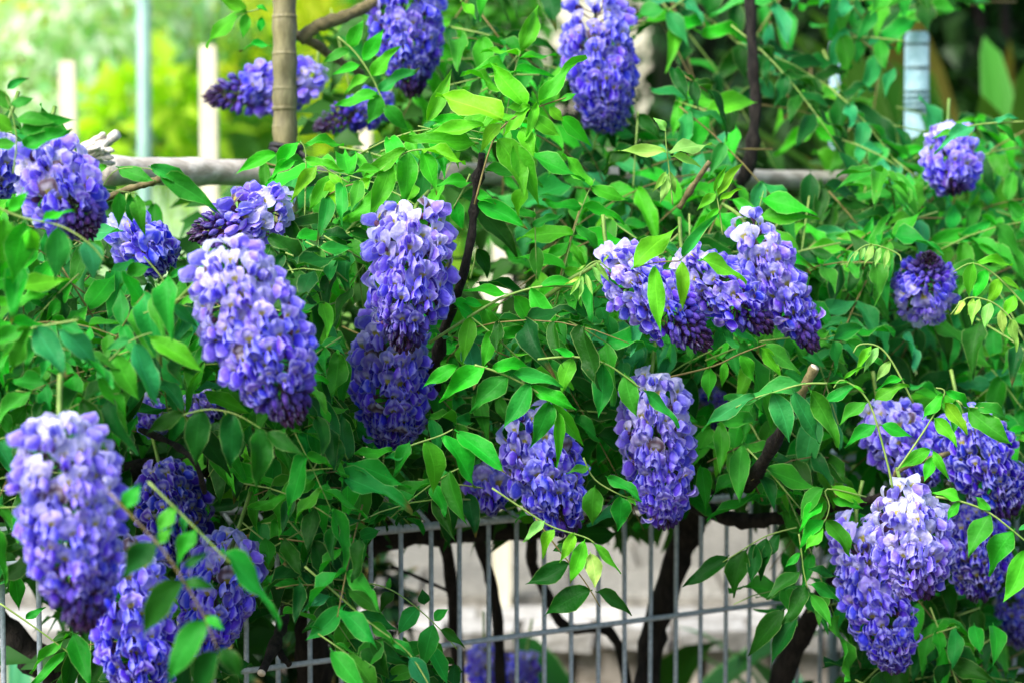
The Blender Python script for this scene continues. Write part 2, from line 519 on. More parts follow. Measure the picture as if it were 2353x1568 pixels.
L_broad = leaf_material('broad_leaf', (0.012, 0.06, 0.010), rough=.4, trans=.25)
L_wide = leaf_material('wide_leaf', (0.045, 0.15, 0.018), rough=.4, trans=.3)
L_mint = leaf_material('mint_leaf', (0.07, 0.20, 0.11), rough=.45, trans=.3)
strap_plant('broad_leaved_plant', gp(2300, 4.2), 22, 1.5, .022, L_brown, 'plant with long yellowing strap leaves in front of the dark trees', 'plant', 31, .42)
strap_plant('broad_leaved_plant', gp(2140, 3.9), 18, 1.5, .05, L_wide, 'mid green broad leaved plant blurred to the right of the plastic post', 'plant', 37, .40)
strap_plant('broad_leaved_plant', gp(2345, 3.0), 16, 1.26, .045, L_wide, 'green broad leaved plant blurred at the right edge above the small cluster', 'plant', 38, .40)
strap_plant('broad_leaved_plant', gp(1385, 2.45, .47), 13, .55, .05, L_broad, 'dark green broad leaved plant low behind the wire fence', 'plant', 32, .6)
strap_plant('broad_leaved_plant', gp(1930, 2.6, .47), 16, .50, .022, L_mint, 'pale mint green plant behind the fence beside the lowest flower cluster', 'plant', 33, .6)
strap_plant('broad_leaved_plant', gp(40, 2.4, .47), 12, .50, .016, L_mint, 'pale green plant behind the fence at the lower left corner', 'plant', 34, .6)
strap_plant('broad_leaved_plant', gp(1840, 3.4, ZT), 12, .72, .06, L_broad, 'big dark leaves behind the vine between rail and stems', 'plant', 35, .5)
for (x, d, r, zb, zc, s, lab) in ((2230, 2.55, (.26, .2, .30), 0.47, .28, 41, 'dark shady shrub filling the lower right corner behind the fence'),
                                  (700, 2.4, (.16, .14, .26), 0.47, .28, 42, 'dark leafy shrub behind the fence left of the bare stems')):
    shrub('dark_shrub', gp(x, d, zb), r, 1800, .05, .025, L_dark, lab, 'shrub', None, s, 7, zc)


# ------------------------------------------------------------------ stakes, poles, bamboo trellis
def bamboo(mb, pts, r0, r1, nodes, n=14):
    pts = [Vector(p) for p in pts]
    path, rs = [], []
    L = len(nodes)
    tot = 60
    for i in range(tot + 1):
        t = i / tot
        sgm = t * (len(pts) - 1)
        k = min(int(sgm), len(pts) - 2)
        path.append(pts[k].lerp(pts[k + 1], sgm - k))
        r = r0 + (r1 - r0) * t
        for nd in nodes:
            dd = (t - nd) * tot
            r *= 1 + .11 * math.exp(-dd * dd * .9) - .05 * math.exp(-(dd - 2) ** 2 * .6)
        rs.append(r)
    return mb.tube(path, rs, n)


M_bam = plain('aged_bamboo', (0.14, 0.122, 0.052), (0.26, 0.232, 0.11), 150, 0.45, 0.4, 0.002, stretch=(1, 1, .25), spec=.4)
M_bam_grey = plain('grey_bamboo', (0.30, 0.265, 0.21), (0.55, 0.51, 0.45), 110, 0.38, 0.5, 0.002, stretch=(.2, 1, 1), spec=.5)
M_cream = plain('cream_wood', (0.74, 0.68, 0.46), (0.84, 0.79, 0.60), 70, 0.7, 0.3, 0.002, stretch=(1, 1, .15))
M_mintpole = plain('pale_plastic', (0.20, 0.37, 0.28), (0.27, 0.45, 0.35), 6, 0.35, 0.1, 0.001)
M_white = plain('white_plastic', (0.17, 0.31, 0.33), (0.25, 0.39, 0.42), 60, 0.35, 0.15, 0.001)
M_blue = plain('blue_grey_pole', (0.22, 0.34, 0.40), (0.30, 0.42, 0.48), 12, 0.4, 0.15, 0.001)

DP = 1.80
post = thing('bamboo_post', P(650, 980, DP), 'upright bamboo post with ringed nodes crossing the horizontal bamboo rail', 'post')
for nz_ in (125, 205, 250, 292, 40):
    q = P(653.5, nz_, DP)
    MB().tube(rel(post, [q + Vector((0, 0, .0022)), q + Vector((0, 0, .0008)), q - Vector((0, 0, .0008)), q - Vector((0, 0, .0022))]), [.0108, .01155, .0115, .0108], 14).build('node_ring', M_bam, post)
bamboo(MB(), rel(post, [P(652, -260, DP), P(655, 345, DP), P(668, 980, DP + .02)]), .0107, .0112, (.06, .13, .20, .265, .335, .40, .46, .55, .65, .75, .85)).build('culm', M_bam, post)
tie = thing('black_tie', P(657, 350, DP), 'black tie wrapped round the bamboo post where it meets the rail', 'tie')
tb = MB()
for i in range(4):
    ring = [P(657, 338 + i * 9, DP) + Vector((math.cos(a) * .0135, math.sin(a) * .0135, math.sin(a * 2 + i) * .002)) for a in [j * PI / 7 for j in range(15)]]
    tb.tube(rel(tie, ring), .0028, 5)
tb.tube(rel(tie, [P(690, 350, DP - .012), P(705, 362, DP - .015), P(712, 380, DP - .01)]), .002, 5)
tb.build('wrap', M_tie, tie)
rail = thing('bamboo_rail', P(245, 395, 1.72), 'pale weathered bamboo rail lying across behind the vine', 'rail')
bamboo(MB(), rel(rail, [P(236, 392, 1.74), P(560, 397, 1.83), P(860, 397, 1.90), P(1600, 410, 2.06), P(2060, 418, 2.18)]), .0128, .0098, (.02, .16, .315, .36, .5, .65, .8, .93)).build('culm', M_bam_grey, rail)
kn = MB()
for i in range(34):
    u0 = R.uniform(-1, 1)
    a = P(196 + R.uniform(-14, 10), 358 + u0 * 18, 1.70 + R.uniform(-.012, .012))
    ln = R.uniform(22, 62)
    an = R.uniform(-.15, .95)
    b = P(196 + ln * math.cos(an) + 8, 358 + u0 * 14 - ln * math.sin(an), 1.69 + R.uniform(-.018, .014))
    mid = a.lerp(b, .55) + Vector((R.uniform(-.004, .004), R.uniform(-.003, .003), R.uniform(-.004, .004)))
    kn.tube(smooth_path([a, mid, b], 3), [.0034, .0040, .0030, .0034, .0024, .0026, .0012], 6)
kn2 = kn.tube(smooth_path([P(190, 366, 1.70), P(232, 336, 1.69), P(270, 308, 1.68)], 4), [.008, .0085, .0075, .0064, .0058, .0046, .0044, .0048, .0044], 8)
kn2.v = [tuple(Vector(v) - rail.location) for v in kn2.v]
kn2.build('frayed_end', plain('pale_root', (0.52, 0.48, 0.40), (0.76, 0.72, 0.64), 160, .8, .6, .002), rail)

GS = 'cream stakes standing beyond the bamboo rail'
for (x, ytop, w, d, lab) in ((155, 140, 37, 3.3, 'short cream wooden stake blurred at far left beyond the rail'),
                             (478, 105, 38, 3.2, 'taller cream wooden stake blurred left of the bamboo post'),
                             (835, 290, 36, 3.2, 'cream stake half hidden by leaves just right of the bamboo post'),
                             (1152, 500, 40, 3.1, 'cream stake seen through the leaves right of the central flower cluster')):
    top = P(x, ytop, d)
    base = Vector((top.x, top.y, ZT - .05))
    t = thing('wooden_stake', base, lab, 'stake', GS)
    h = top.z - base.z
    r = w / 2 / FPX * d
    mb = MB().box((-r, -r * .7, 0), (r, r * .7, h - .012), jit=.0008)
    mb.build('shaft', M_cream, t, False)
    MB().box((-r * .93, -r * .63, h - .013), (r * .93, r * .63, h), jit=.0006).build('end_grain', M_cream, t, False)


def pole(name, x, y0, y1, w, d, mat, label, bands=()):
    a, b = P(x, y0, d), P(x + 4, y1, d)
    b = Vector((b.x, b.y, ZT - .05))
    t = thing(name, b, label, 'pole')
    r = w / 2 / FPX * d
    MB().tube(rel(t, [a, b]), r, 16).build('tube', mat, t)
    for yy in bands:
        q = P(x, yy, d)
        MB().tube(rel(t, [q, q - Vector((0, 0, .004))]), r * 1.03, 16).build('ring', mat, t)
    c = MB().tube(rel(t, [a + Vector((0, 0, .004)), a + Vector((0, 0, -.012))]), [r * .85, r * 1.06], 16)
    c.build('cap', mat, t)
    return t


pole('garden_pole', 328, -220, 900, 33, 3.3, M_mintpole, 'tall pale mint garden pole blurred between the cream stakes')
pole('plastic_post', 2106, 82, 900, 56, 2.35, M_white, 'white ringed plastic post standing behind the vine at upper right', (150, 205, 218, 232, 244))
pole('garden_pole', 1918, 104, 900, 24, 2.5, M_blue, 'thin blue grey pole behind leaves left of the white plastic post')

# ------------------------------------------------------------------ wire fence
FD = Vector((0.863, 0.505, 0)).normalized()
F0 = Vector((0.0, 1.75, 0))
FN = Vector((-FD.y, FD.x, 0))            # away from the camera
zr = P(1176, 1194, 1.75).z
ft = thing('wire_fence', F0, 'grey welded wire fence with a folded top edge in front of the bare stems', 'fence')
W = []
ts = [-0.60 + i * 0.0288 for i in range(64)]
zlow = 0.72
for t in ts:
    b = FD * t
    pts = [b + Vector((0, 0, zlow)), b + Vector((0, 0, zr - .004)), b + Vector((0, 0, zr + .002)) + FN * .006, b + Vector((0, 0, zr + .017)) + FN * .045]
    wb = MB().tube([p + FD * R.uniform(-.0006, .0006) for p in pts[:1] + [pts[0].lerp(pts[1], .5)] + pts[1:]], .0021, 8)
    for zz in (zr - .106, zr - .212):
        q = b + Vector((0, 0, zz)) - FN * .002
        wb.tube([q - FD * .0034, q, q + FD * .0034], [.0012, .0031, .0012], 6)
    wb.build('wire', M_wire, ft)
for (z, r, off, nm) in ((zr, .0036, -.005, 'top_bar'), (zr + .019, .0032, .047, 'fold_bar'), (zr - .106, .0024, -.0045, 'cross_bar'), (zr - .212, .0024, -.0045, 'cross_bar'), (zr - .318, .0024, -.0045, 'cross_bar')):
    MB().tube([FD * -.75 + FN * off + Vector((0, 0, z)), FD * .2 + FN * off + Vector((0, 0, z)), FD * 1.3 + FN * off + Vector((0, 0, z))], r, 8).build(nm, M_wire, ft)

# ------------------------------------------------------------------ flower parts (shared meshes)
def lat(v, tbl):
    for i in range(len(tbl) - 1):
        if v <= tbl[i + 1][0]:
            a, b = tbl[i], tbl[i + 1]
            k = (v - a[0]) / (b[0] - a[0])
            k = k * k * (3 - 2 * k)
            return a[1] + (b[1] - a[1]) * k
    return tbl[-1][1]


def floret_mesh(seed, openness):
    rr = random.Random(seed)
    mb = MB()
    tw = rr.uniform(-.12, .12)
    fold = rr.uniform(-.25, .50)
    refl = rr.uniform(.0, 1.0) * openness
    ph = rr.uniform(0, 6)

    def fn(u, v):
        w = lat(v, ((0, .10), (.18, .30), (.45, .52), (.70, .53), (.90, .38), (1.0, .14)))
        ang = .35 + (1.0 + refl) * v
        # centre line bends from outward to upright and back
        y = .06 + .92 * (v * math.sin(min(ang, 1.9)) * .95)
        z = .52 + .42 * math.sin(PI * v * .62) - refl * .35 * v * v
        x = u * w * (1 - .10 * openness * abs(u))
        z -= fold * (abs(u) ** 1.7) * w * 1.15
        z -= .13 * math.exp(-(u / .20) ** 2) * min(1, v * 4)
        z += .07 * math.sin(u * 6 + ph + v * 5) * v
        y -= .05 * abs(u) * v
        z += .16 * max(0, abs(u) - .68) / .32 * w - .10 * max(0, v - .8) / .2
        if v > .95:
            y -= .035 * math.exp(-(u / .3) ** 2)
        return Vector((x * math.cos(tw) - 0 * y, y + x * math.sin(tw), z))
    mb.grid(fn, 8, 6, 0)
    # calyx and pedicel
    mb.tube([(0, -.02, .28), (0, 0, .42), (0, .02, .56), (0, .02, .64)], [.05, .13, .145, .12], 7, 1, False)
    mb.tube([(0, -.05, -.75), (0, -.08, -.2), (0, -.02, .30)], [.035, .035, .045], 4, 1, False)
    return mb.mesh('floret', [M_banner, M_calyx])


def keel_mesh(seed, spread):
    rr = random.Random(seed)
    mb = MB()
    for s in (-1, 1):
        tilt = rr.uniform(.0, .14)

        def fn(u, v):
            h = lat(v, ((0, .10), (.25, .26), (.6, .34), (.85, .27), (1, .08)))
            z = .52 + .66 * v - .05 * u * u
            y = -.02 + u * h - .18 * v * v
            x = s * (.03 + spread * math.sin(PI * min(v * .8 + .05, 1)) * (1 - .75 * max(u, 0) ** 2) * (1 - .45 * max(-u, 0) ** 2) + tilt * v * max(-u, 0))
            return Vector((x, y, z))
        mb.grid(fn, 4, 5, 0)
    mb.tube([(0, -.05, .5), (0, -.10, .75), (0, -.14, .98), (0, -.10, 1.12)], [.07, .10, .08, .02], 6)
    return mb.mesh('keel', [M_keel])


def bud_mesh(seed, open_=0.0):
    rr = random.Random(seed)
    mb = MB()
    b = rr.uniform(-.15, .15)
    n, k = 7, 6
    vs, uvs = [], []
    prof = ((0, .06), (.15, .17), (.45, .27), (.75, .25), (.92, .14), (1, .01))
    for i in range(k + 1):
        t = i / k
        r = lat(t, prof)
        for j in range(n):
            a = 2 * PI * j / n
            vs.append((math.cos(a) * r * .85 + b * t * t, math.sin(a) * r * 1.1 + .10 * math.sin(t * 3), t))
            uvs.append((j / n, t * .8))
    fs = [(i * n + j, i * n + (j + 1) % n, (i + 1) * n + (j + 1) % n, (i + 1) * n + j) for i in range(k) for j in range(n)]
    mb.add(vs, fs, 0, uvs)
    mb.tube([(0, 0, -.7), (0, -.03, -.3), (0, 0, .02)], [.05, .05, .06], 4, 1, False)
    mb.tube([(0, 0, -.04), (0, .02, .1), (0, .03, .24)], [.07, .18, .19], 7, 1, False)
    return mb.mesh('bud', [M_bud, M_calyx])


FL = [floret_mesh(100 + i, 1.0) for i in range(7)]
FLH = [floret_mesh(120 + i, .25) for i in range(3)]
KE = [keel_mesh(140 + i, .12 + .05 * i) for i in range(5)]
BU = [bud_mesh(160 + i) for i in range(4)]

TONES = {   # colour at stalk end, first third, second third, tip
    'pale': ((.66, .67, .99), (.53, .48, .99), (.31, .235, .98), (.10, .045, .56)),
    'white': ((.74, .76, .98), (.62, .61, .98), (.42, .36, .98), (.14, .07, .52)),
    'mid': ((.54, .52, .99), (.40, .335, .99), (.23, .16, .96), (.085, .038, .50)),
    'blue': ((.46, .47, .99), (.32, .28, .99), (.175, .12, .95), (.06, .03, .50)),
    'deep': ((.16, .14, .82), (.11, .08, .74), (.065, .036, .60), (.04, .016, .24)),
}
BUDCOL = (.062, .022, .075)


def tone_at(tn, t):
    c = TONES[tn]
    k = min(t, .999) * 3
    i = int(k)
    f = k - i
    return [c[i][j] + (c[i + 1][j] - c[i][j]) * f for j in range(3)]


CL = []          # (top, tip, radius) in photo positions with depth, to keep fill leaves from covering flowers


def cluster(x0, y0, x1, y1, w, d, tone, label, dz=0.0, buds=.80, fsize=.27, dens=1.0, seed=None, stalk=None, sparse_top=0.0, back=.22):
    rr = random.Random(seed if seed is not None else int(x0 * 7 + y0 * 3))
    A, B = P(x0, y0, d), P(x1, y1, d + dz)
    ax = B - A
    L = ax.length
    ax.normalize()
    Rm = .93 * w / 2 / FPX * d
    t = thing('flower_cluster', A, label, 'flower cluster', 'wisteria flower clusters')
    CL.append((x0, y0, x1, y1, w / 2, d - Rm * .6))
    s0 = fsize * 2.25 * Rm
    side = ax.orthogonal().normalized()
    oth = ax.cross(side)
    # stalk
    if stalk is None:
        up = A + Vector((rr.uniform(-.01, .01), rr.uniform(.0, .03), .03)) - ax * .012
        pts = [up, A - ax * .004, A.lerp(B, .45), A.lerp(B, .97)]
    else:
        pts = [P(*q) for q in stalk] + [A - ax * .004, A.lerp(B, .45), A.lerp(B, .97)]
    sp = smooth_path(rel(t, pts), 4)
    MB().tube(sp, [.0016] * (len(sp) - 3) + [.0012, .001, .0008], 6).build('stalk', M_stalk, t)
    n = int(dens * 2 * PI * Rm * L * .80 / (s0 * s0 * .27)) + 16
    n = min(n, 270)
    prof = ((0, .62), (.14, .95), (.35, 1.0), (.60, .92), (.80, .66), (.92, .42), (1.0, .20))
    tt = []
    # spread along the axis so that the density per area stays even
    acc, cum = 0, []
    for i in range(101):
        q = i / 100
        acc += lat(q, prof) / (lat(q, ((0, 1.0), (.6, 1.0), (.8, .62), (1, .3))) ** 2)
        cum.append(acc)
    j = 0
    for i in range(n):
        target = (i + .5) / n * acc
        while cum[j] < target: j += 1
        tt.append(j / 100)
    if buds < .83:                          # a dense cone of unopened buds
        nb = int(34 * (1 - buds) / .3) + 24
        for i in range(nb):
            q = buds - .06 + (1.07 - buds) * (i + .5) / nb
            a = i * 2.39996
            k01 = (q - buds + .06) / (1.07 - buds)
            rad = side * math.cos(a) + oth * math.sin(a)
            tilt = .55 + .75 * k01
            out = (rad * math.cos(tilt) + ax * math.sin(tilt)).normalized()
            sz = s0 * (.50 - .24 * k01) * rr.uniform(.85, 1.15)
            base = A.lerp(B, q) + rad * Rm * (.40 - .30 * k01) - A
            xx = ax.cross(out).normalized()
            up = out.cross(xx)
            o = obj('bud', rr.choice(BU), t, Matrix.Translation(base) @ Matrix((xx, up, out)).transposed().to_4x4() @ Matrix.Scale(sz, 4))
            g = rr.uniform(.7, 1.3)
            c = tone_at(tone, .95)
            m1 = max(0, .65 - k01)
            o.color = (*[(BUDCOL[m] * (1 - m1) + c[m] * m1) * g for m in range(3)], 1)
    for i, q in enumerate(tt):
        q = min(1, max(0, q + rr.uniform(-.02, .02)))
        if q < .2 and rr.random() < sparse_top or rr.random() < .02: continue
        a = i * 2.39996 + rr.uniform(-.25, .25)
        rad = side * math.cos(a) + oth * math.sin(a)
        tocam = (CAM - A.lerp(B, q)).normalized()
        tilt = lat(q, ((0, -.75), (.2, -.25), (.5, .12), (.8, .55), (1, 1.35))) + rr.uniform(-.38, .38)
        out = (rad * math.cos(tilt) + ax * math.sin(tilt)).normalized()
        if out.dot(tocam) < -back: continue
        sz = s0 * lat(q, ((0, 1.0), (.55, .98), (buds, .72), (1, .36))) * rr.uniform(.74, 1.2)
        up = (-ax + Vector((0, 0, .35)) + rad * .1 + Vector((rr.uniform(-.35, .35), rr.uniform(-.35, .35), rr.uniform(-.35, .35))))
        up = (up - out * up.dot(out)).normalized()
        xx = up.cross(out).normalized()
        rot = Matrix((xx, up, out)).transposed().to_4x4()
        rr_ = lat(q, prof) * Rm * rr.uniform(.80, 1.10)
        base = A.lerp(B, q) + rad * max(.06 * Rm, rr_ - sz * .95 * math.cos(tilt)) - A - ax * sz * .95 * max(0, math.sin(tilt)) * .6
        mw = Matrix.Translation(base) @ rot @ Matrix.Diagonal((sz * rr.uniform(.9, 1.1), sz, sz, 1))
        c = tone_at(tone, q + rr.uniform(-.10, .10) if q > .1 else abs(q + rr.uniform(-.05, .1)))
        g = rr.uniform(.82, 1.15)
        if q > buds + rr.uniform(-.06, .06):
            kx = min(1, max(0, (q - buds) / (1 - buds + 1e-6)))
            cb = [c[m] * (1 - kx) + BUDCOL[m] * kx for m in range(3)]
            o = obj('bud', rr.choice(BU), t, mw)
            o.color = (*[min(1, x * g) for x in cb], 1)
        else:
            half = q > buds - .12 and rr.random() < .6
            o = obj('floret', rr.choice(FLH if half else FL), t, mw)
            o.color = (*[min(1, x * g) for x in c], 1)
            if rr.random() < .035:
                o.color = (.16, .10, .13, 1)
            kcol = [c[0] * .50, c[1] * .40, min(1, c[2] * .95)]
            ko = obj('keel', rr.choice(KE), o)
            ko.color = (*[min(1, x * g) for x in kcol], 1)
    return t


cluster(948, 505, 930, 800, 212, 1.50, 'pale', 'large pale lilac flower cluster in the centre beside the dark pruned stem', fsize=.25, stalk=[(985, 440, 1.53)])
cluster(893, 755, 908, 1025, 195, 1.60, 'blue', 'blue violet flower cluster hanging directly below the large central one', sparse_top=.1, buds=.93)
cluster(520, 610, 678, 965, 250, 1.31, 'pale', 'big soft focus lavender cluster leaning right, left of the central cluster', fsize=.22, dz=-.01, stalk=[(395, 705, 1.34), (440, 660, 1.33)])
cluster(140, 1000, 195, 1440, 250, 1.20, 'pale', 'largest foreground cluster, long and blurred, hanging at the lower left', fsize=.23, stalk=[(138, 860, 1.22)])
cluster(632, 485, 445, 542, 150, 1.52, 'pale', 'cluster pointing left with a dark purple bud tip, under the bamboo rail', fsize=.31, buds=.52, stalk=[(760, 570, 1.6), (700, 530, 1.55)])
cluster(705, 190, 475, 225, 130, 1.95, 'mid', 'lilac cluster behind the bamboo post with its dark tip pointing left', fsize=.30, buds=.55)
cluster(915, -70, 950, 215, 175, 1.86, 'mid', 'lilac cluster cut by the top edge, right of the bamboo post', fsize=.25, buds=.82)
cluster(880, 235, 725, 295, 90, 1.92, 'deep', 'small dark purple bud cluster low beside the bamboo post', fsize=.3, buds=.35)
cluster(1365, 10, 1395, 300, 172, 1.86, 'blue', 'top centre cluster fading from lilac to deep violet at its tip', fsize=.24, buds=.97, sparse_top=.35)
cluster(110, 375, 205, 535, 195, 1.36, 'pale', 'lilac cluster with a brownish bud tip at the left edge below the frayed bamboo end', fsize=.30, dz=-.02, buds=.76)
cluster(0, 345, -15, 450, 130, 1.40, 'mid', 'lilac cluster cut by the left edge below the dark leaves', fsize=.32, buds=.95)
cluster(300, 545, 380, 605, 130, 1.55, 'blue', 'saturated blue flowers partly hidden behind leaves left of the rail cluster', fsize=.42, buds=.99, dens=1.2)
cluster(1415, 610, 1625, 795, 165, 1.50, 'mid', 'violet cluster with a bare dark bud tip pointing right, under a large leaf', fsize=.27, buds=.66, dz=-.01)
cluster(1585, 610, 1765, 755, 150, 1.56, 'mid', 'violet cluster in the middle of the three leaning clusters right of centre', fsize=.30, buds=.70)
cluster(1715, 520, 1868, 800, 130, 1.60, 'pale', 'slender cluster with loose white flowers on top, rightmost of three leaning clusters', fsize=.36, buds=.80, sparse_top=.45, stalk=[(1660, 470, 1.66)])
cluster(2178, 325, 2192, 440, 145, 1.88, 'pale', 'small blurred cluster just below the white plastic post', fsize=.32, dz=-.02, buds=.85)
cluster(2120, 705, 2135, 590, 145, 1.74, 'pale', 'small cluster facing forward with dark buds on top, right side among leaves', fsize=.28, dz=-.035, buds=.76)
cluster(1215, 965, 1305, 1225, 190, 1.56, 'blue', 'violet cluster above the fence top, behind the central drooping leaf', fsize=.27, buds=.86, sparse_top=.3)
cluster(1125, 1095, 1130, 1160, 85, 1.62, 'blue', 'few loose violet flowers just left of the cluster above the fence', fsize=.55, buds=1.1, dens=.8)
cluster(1498, 890, 1530, 1210, 172, 1.58, 'pale', 'long cluster with pale blue top hanging right of centre above the fence', fsize=.27, buds=.88, sparse_top=.05, stalk=[(1507, 780, 1.6)])
cluster(2082, 1145, 2112, 1372, 192, 1.50, 'white', 'whitish lilac cluster at lower right, the palest one', fsize=.26, buds=.86, stalk=[(2060, 1075, 1.53), (2070, 1110, 1.51)])
cluster(1970, 1220, 2062, 1540, 178, 1.62, 'mid', 'dense violet cluster reaching lowest, below and behind the whitish one', fsize=.26, buds=.92)
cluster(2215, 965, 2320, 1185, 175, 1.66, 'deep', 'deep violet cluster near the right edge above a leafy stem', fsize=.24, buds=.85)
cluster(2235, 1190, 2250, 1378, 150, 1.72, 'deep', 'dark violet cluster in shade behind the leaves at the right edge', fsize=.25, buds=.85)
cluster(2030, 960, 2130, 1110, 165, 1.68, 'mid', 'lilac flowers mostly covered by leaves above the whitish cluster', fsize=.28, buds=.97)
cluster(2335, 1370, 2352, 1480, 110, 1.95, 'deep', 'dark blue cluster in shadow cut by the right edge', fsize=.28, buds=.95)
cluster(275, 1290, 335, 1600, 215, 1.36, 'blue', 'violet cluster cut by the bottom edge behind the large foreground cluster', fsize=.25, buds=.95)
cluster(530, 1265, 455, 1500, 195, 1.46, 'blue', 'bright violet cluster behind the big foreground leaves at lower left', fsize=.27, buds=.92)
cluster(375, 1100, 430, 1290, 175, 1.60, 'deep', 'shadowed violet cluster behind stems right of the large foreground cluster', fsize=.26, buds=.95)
cluster(1115, 1500, 1135, 1610, 95, 2.15, 'blue', 'lilac cluster seen behind the fence wires at the bottom centre', fsize=.36, buds=.97)
cluster(1205, 1520, 1190, 1600, 80, 2.2, 'blue', 'smaller blurred cluster behind the fence, right of the bottom centre one', fsize=.38, buds=.97)
cluster(1635, 915, 1660, 985, 80, 1.95, 'deep', 'small dark violet cluster deep in the vine beside a mint green leaf', fsize=.33, buds=.9)
cluster(340, 935, 365, 985, 70, 1.62, 'mid', 'few lilac flowers peeping between dark leaves above the foreground cluster', fsize=.5, buds=1.1)
cluster(455, 915, 500, 945, 60, 1.62, 'pale', 'scrap of pale flowers under the big lavender cluster', fsize=.55, buds=1.1)

# ------------------------------------------------------------------ leaves
def leaflet_mesh(seed, fold, curl, wave, tip=1.0):
    rr = random.Random(seed)
    ph, ph2 = rr.uniform(0, 6), rr.uniform(0, 6)
    bendx = rr.uniform(-.05, .05)
    vst = [0, .05, .14, .26, .40, .54, .68, .81, .92, 1.0]

    def fn(u, vi):
        v = vst[int(round(vi * 9))]
        w = .205 * lat(v, ((0, .05), (.05, .34), (.14, .68), (.26, .93), (.40, 1.0), (.54, .88), (.68, .63), (.81, .35), (.92, .12), (1, .01)))
        w *= 1 + .04 * math.sin(v * 21 + ph) * abs(u)
        x = u * w + bendx * math.sin(PI * v)
        z = abs(u) ** .9 * w * fold - curl * v * v + wave * math.sin(v * 9 + ph + (1.4 if u > 0 else 0)) * u * u * .06 + .02 * math.sin(v * 5 + ph2)
        return Vector((x, v * (1 - .06 * curl), z))
    mb = MB().grid(fn, 4, 9)
    mb.tube([(0, -.05, -.004), (0, .03, -.006)], .012, 4, 0, False)
    return mb.mesh('leaflet', M_leaf)


LF = [leaflet_mesh(200 + i, R.uniform(.05, .75), R.uniform(-.05, .45), R.uniform(.4, 2.0)) for i in range(20)]
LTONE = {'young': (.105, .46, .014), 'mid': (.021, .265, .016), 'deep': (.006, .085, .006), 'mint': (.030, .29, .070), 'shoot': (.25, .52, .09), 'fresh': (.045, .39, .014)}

vines = {}
vloc = {'l': P(60, 1568, 1.75), 'c': P(1100, 1568, 1.95), 'r': P(1480, 1568, 1.95)}
for k_, lab in (('l', 'wisteria vine covering the left side, its dark trunk slanting at lower left'),
                ('c', 'wisteria vine in the middle with thin dark stems behind the fence'),
                ('r', 'wisteria vine covering the right side, with a thick slanting dark trunk')):
    q = vloc[k_]
    vines[k_] = thing('wisteria_vine', Vector((q.x, q.y, 0)), lab, 'vine', 'wisteria vines on the fence')


def vine_of(x):
    return vines['l' if x < 720 else 'c' if x < 1560 else 'r']


n_leaf = 0


def frame(d, nrm):
    d = d.normalized()
    x = d.cross(nrm)
    if x.length < 1e-4: x = d.orthogonal()
    x.normalize()
    z = x.cross(d)
    return Matrix((x, d, z)).transposed().to_4x4()


def add_leaflet(par, base, tip, nrm, wr, col, rr):
    global n_leaf
    ln = (tip - base).length
    m = Matrix.Translation(base - par['_w']) if False else Matrix.Translation(base)
    mw = m @ frame(tip - base, nrm) @ Matrix.Diagonal((ln * wr / .41, ln, ln, 1))
    o = obj('leaflet', rr.choice(LF), par, mw)
    g = rr.uniform(.78, 1.22)
    o.color = (min(1, col[0] * g * rr.uniform(.8, 1.25)), min(1, col[1] * g), min(1, col[2] * g * rr.uniform(.75, 1.3)), 1)
    n_leaf += 1


def hero(tone, d, rach, leaves, rr=R, rw=2.6, stalk='g', face=1.0, dd=None):
    """compound leaf traced in the photo: stalk line, then leaflets base->tip with relative width"""
    v = vine_of(rach[0][0])
    pts = [P(x, y, d + (0.0 if len(q) < 1 else q[0])) for (x, y, *q) in [(a[0], a[1], a[2] if len(a) > 2 else 0.0) for a in rach]]
    org = pts[0]
    sp = smooth_path([p - org for p in pts], 4)
    r = rw / FPX * d
    cl = MB().tube(sp, [r * (1 - .45 * i / len(sp)) for i in range(len(sp))], 6).build('compound_leaf', M_rachis if stalk == 'g' else M_brown_stalk, v)
    cl.matrix_basis = Matrix.Translation(org - v.location)
    for lf in leaves:
        bx, by, tx, ty = lf[:4]
        wr = lf[4] if len(lf) > 4 else .40
        lpx = math.hypot(tx - bx, ty - by)
        off = rr.uniform(-.35, .15) * lpx / FPX * d
        b = P(bx, by, d) - org
        t = P(tx, ty, d + off) - org
        nrm = (CAM - (b + org)).normalized() * face + Vector((rr.uniform(-.35, .35), 0, .55 + rr.uniform(-.2, .3)))
        add_leaflet(cl, b, t, nrm, wr, LTONE[tone if not isinstance(tone, (list, tuple)) else rr.choice(tone)], rr)
    return cl


YF = ['young', 'young', 'fresh']
# top centre shoot with big bright leaves
hero(YF, 1.50, [(1090, 470), (1130, 330), (1175, 275), (1240, 245), (1300, 225)],
     [(1205, 242, 1136, 136, .42), (1240, 240, 1343, 121, .24), (1153, 275, 1009, 182, .44), (1112, 292, 978, 304, .30), (1143, 323, 1213, 440, .48),
      (1181, 337, 1243, 453, .40), (1198, 292, 1227, 362, .5), (1225, 268, 1290, 312, .5), (1263, 247, 1298, 278, .6), (1232, 237, 1205, 326, .25),
      (1218, 247, 1150, 295, .4), (1215, 244, 1162, 247, .5), (1150, 285, 1097, 343, .42), (1285, 230, 1325, 212, .4)], stalk='b')
hero(['fresh'], 1.53, [(1100, 330), (1060, 320), (1000, 300), (960, 290)],
     [(982, 278, 1040, 158, .28), (1090, 330, 927, 302, .34), (1290, 271, 1362, 327, .42), (1070, 290, 985, 262, .4), (1080, 335, 1000, 350, .4)])
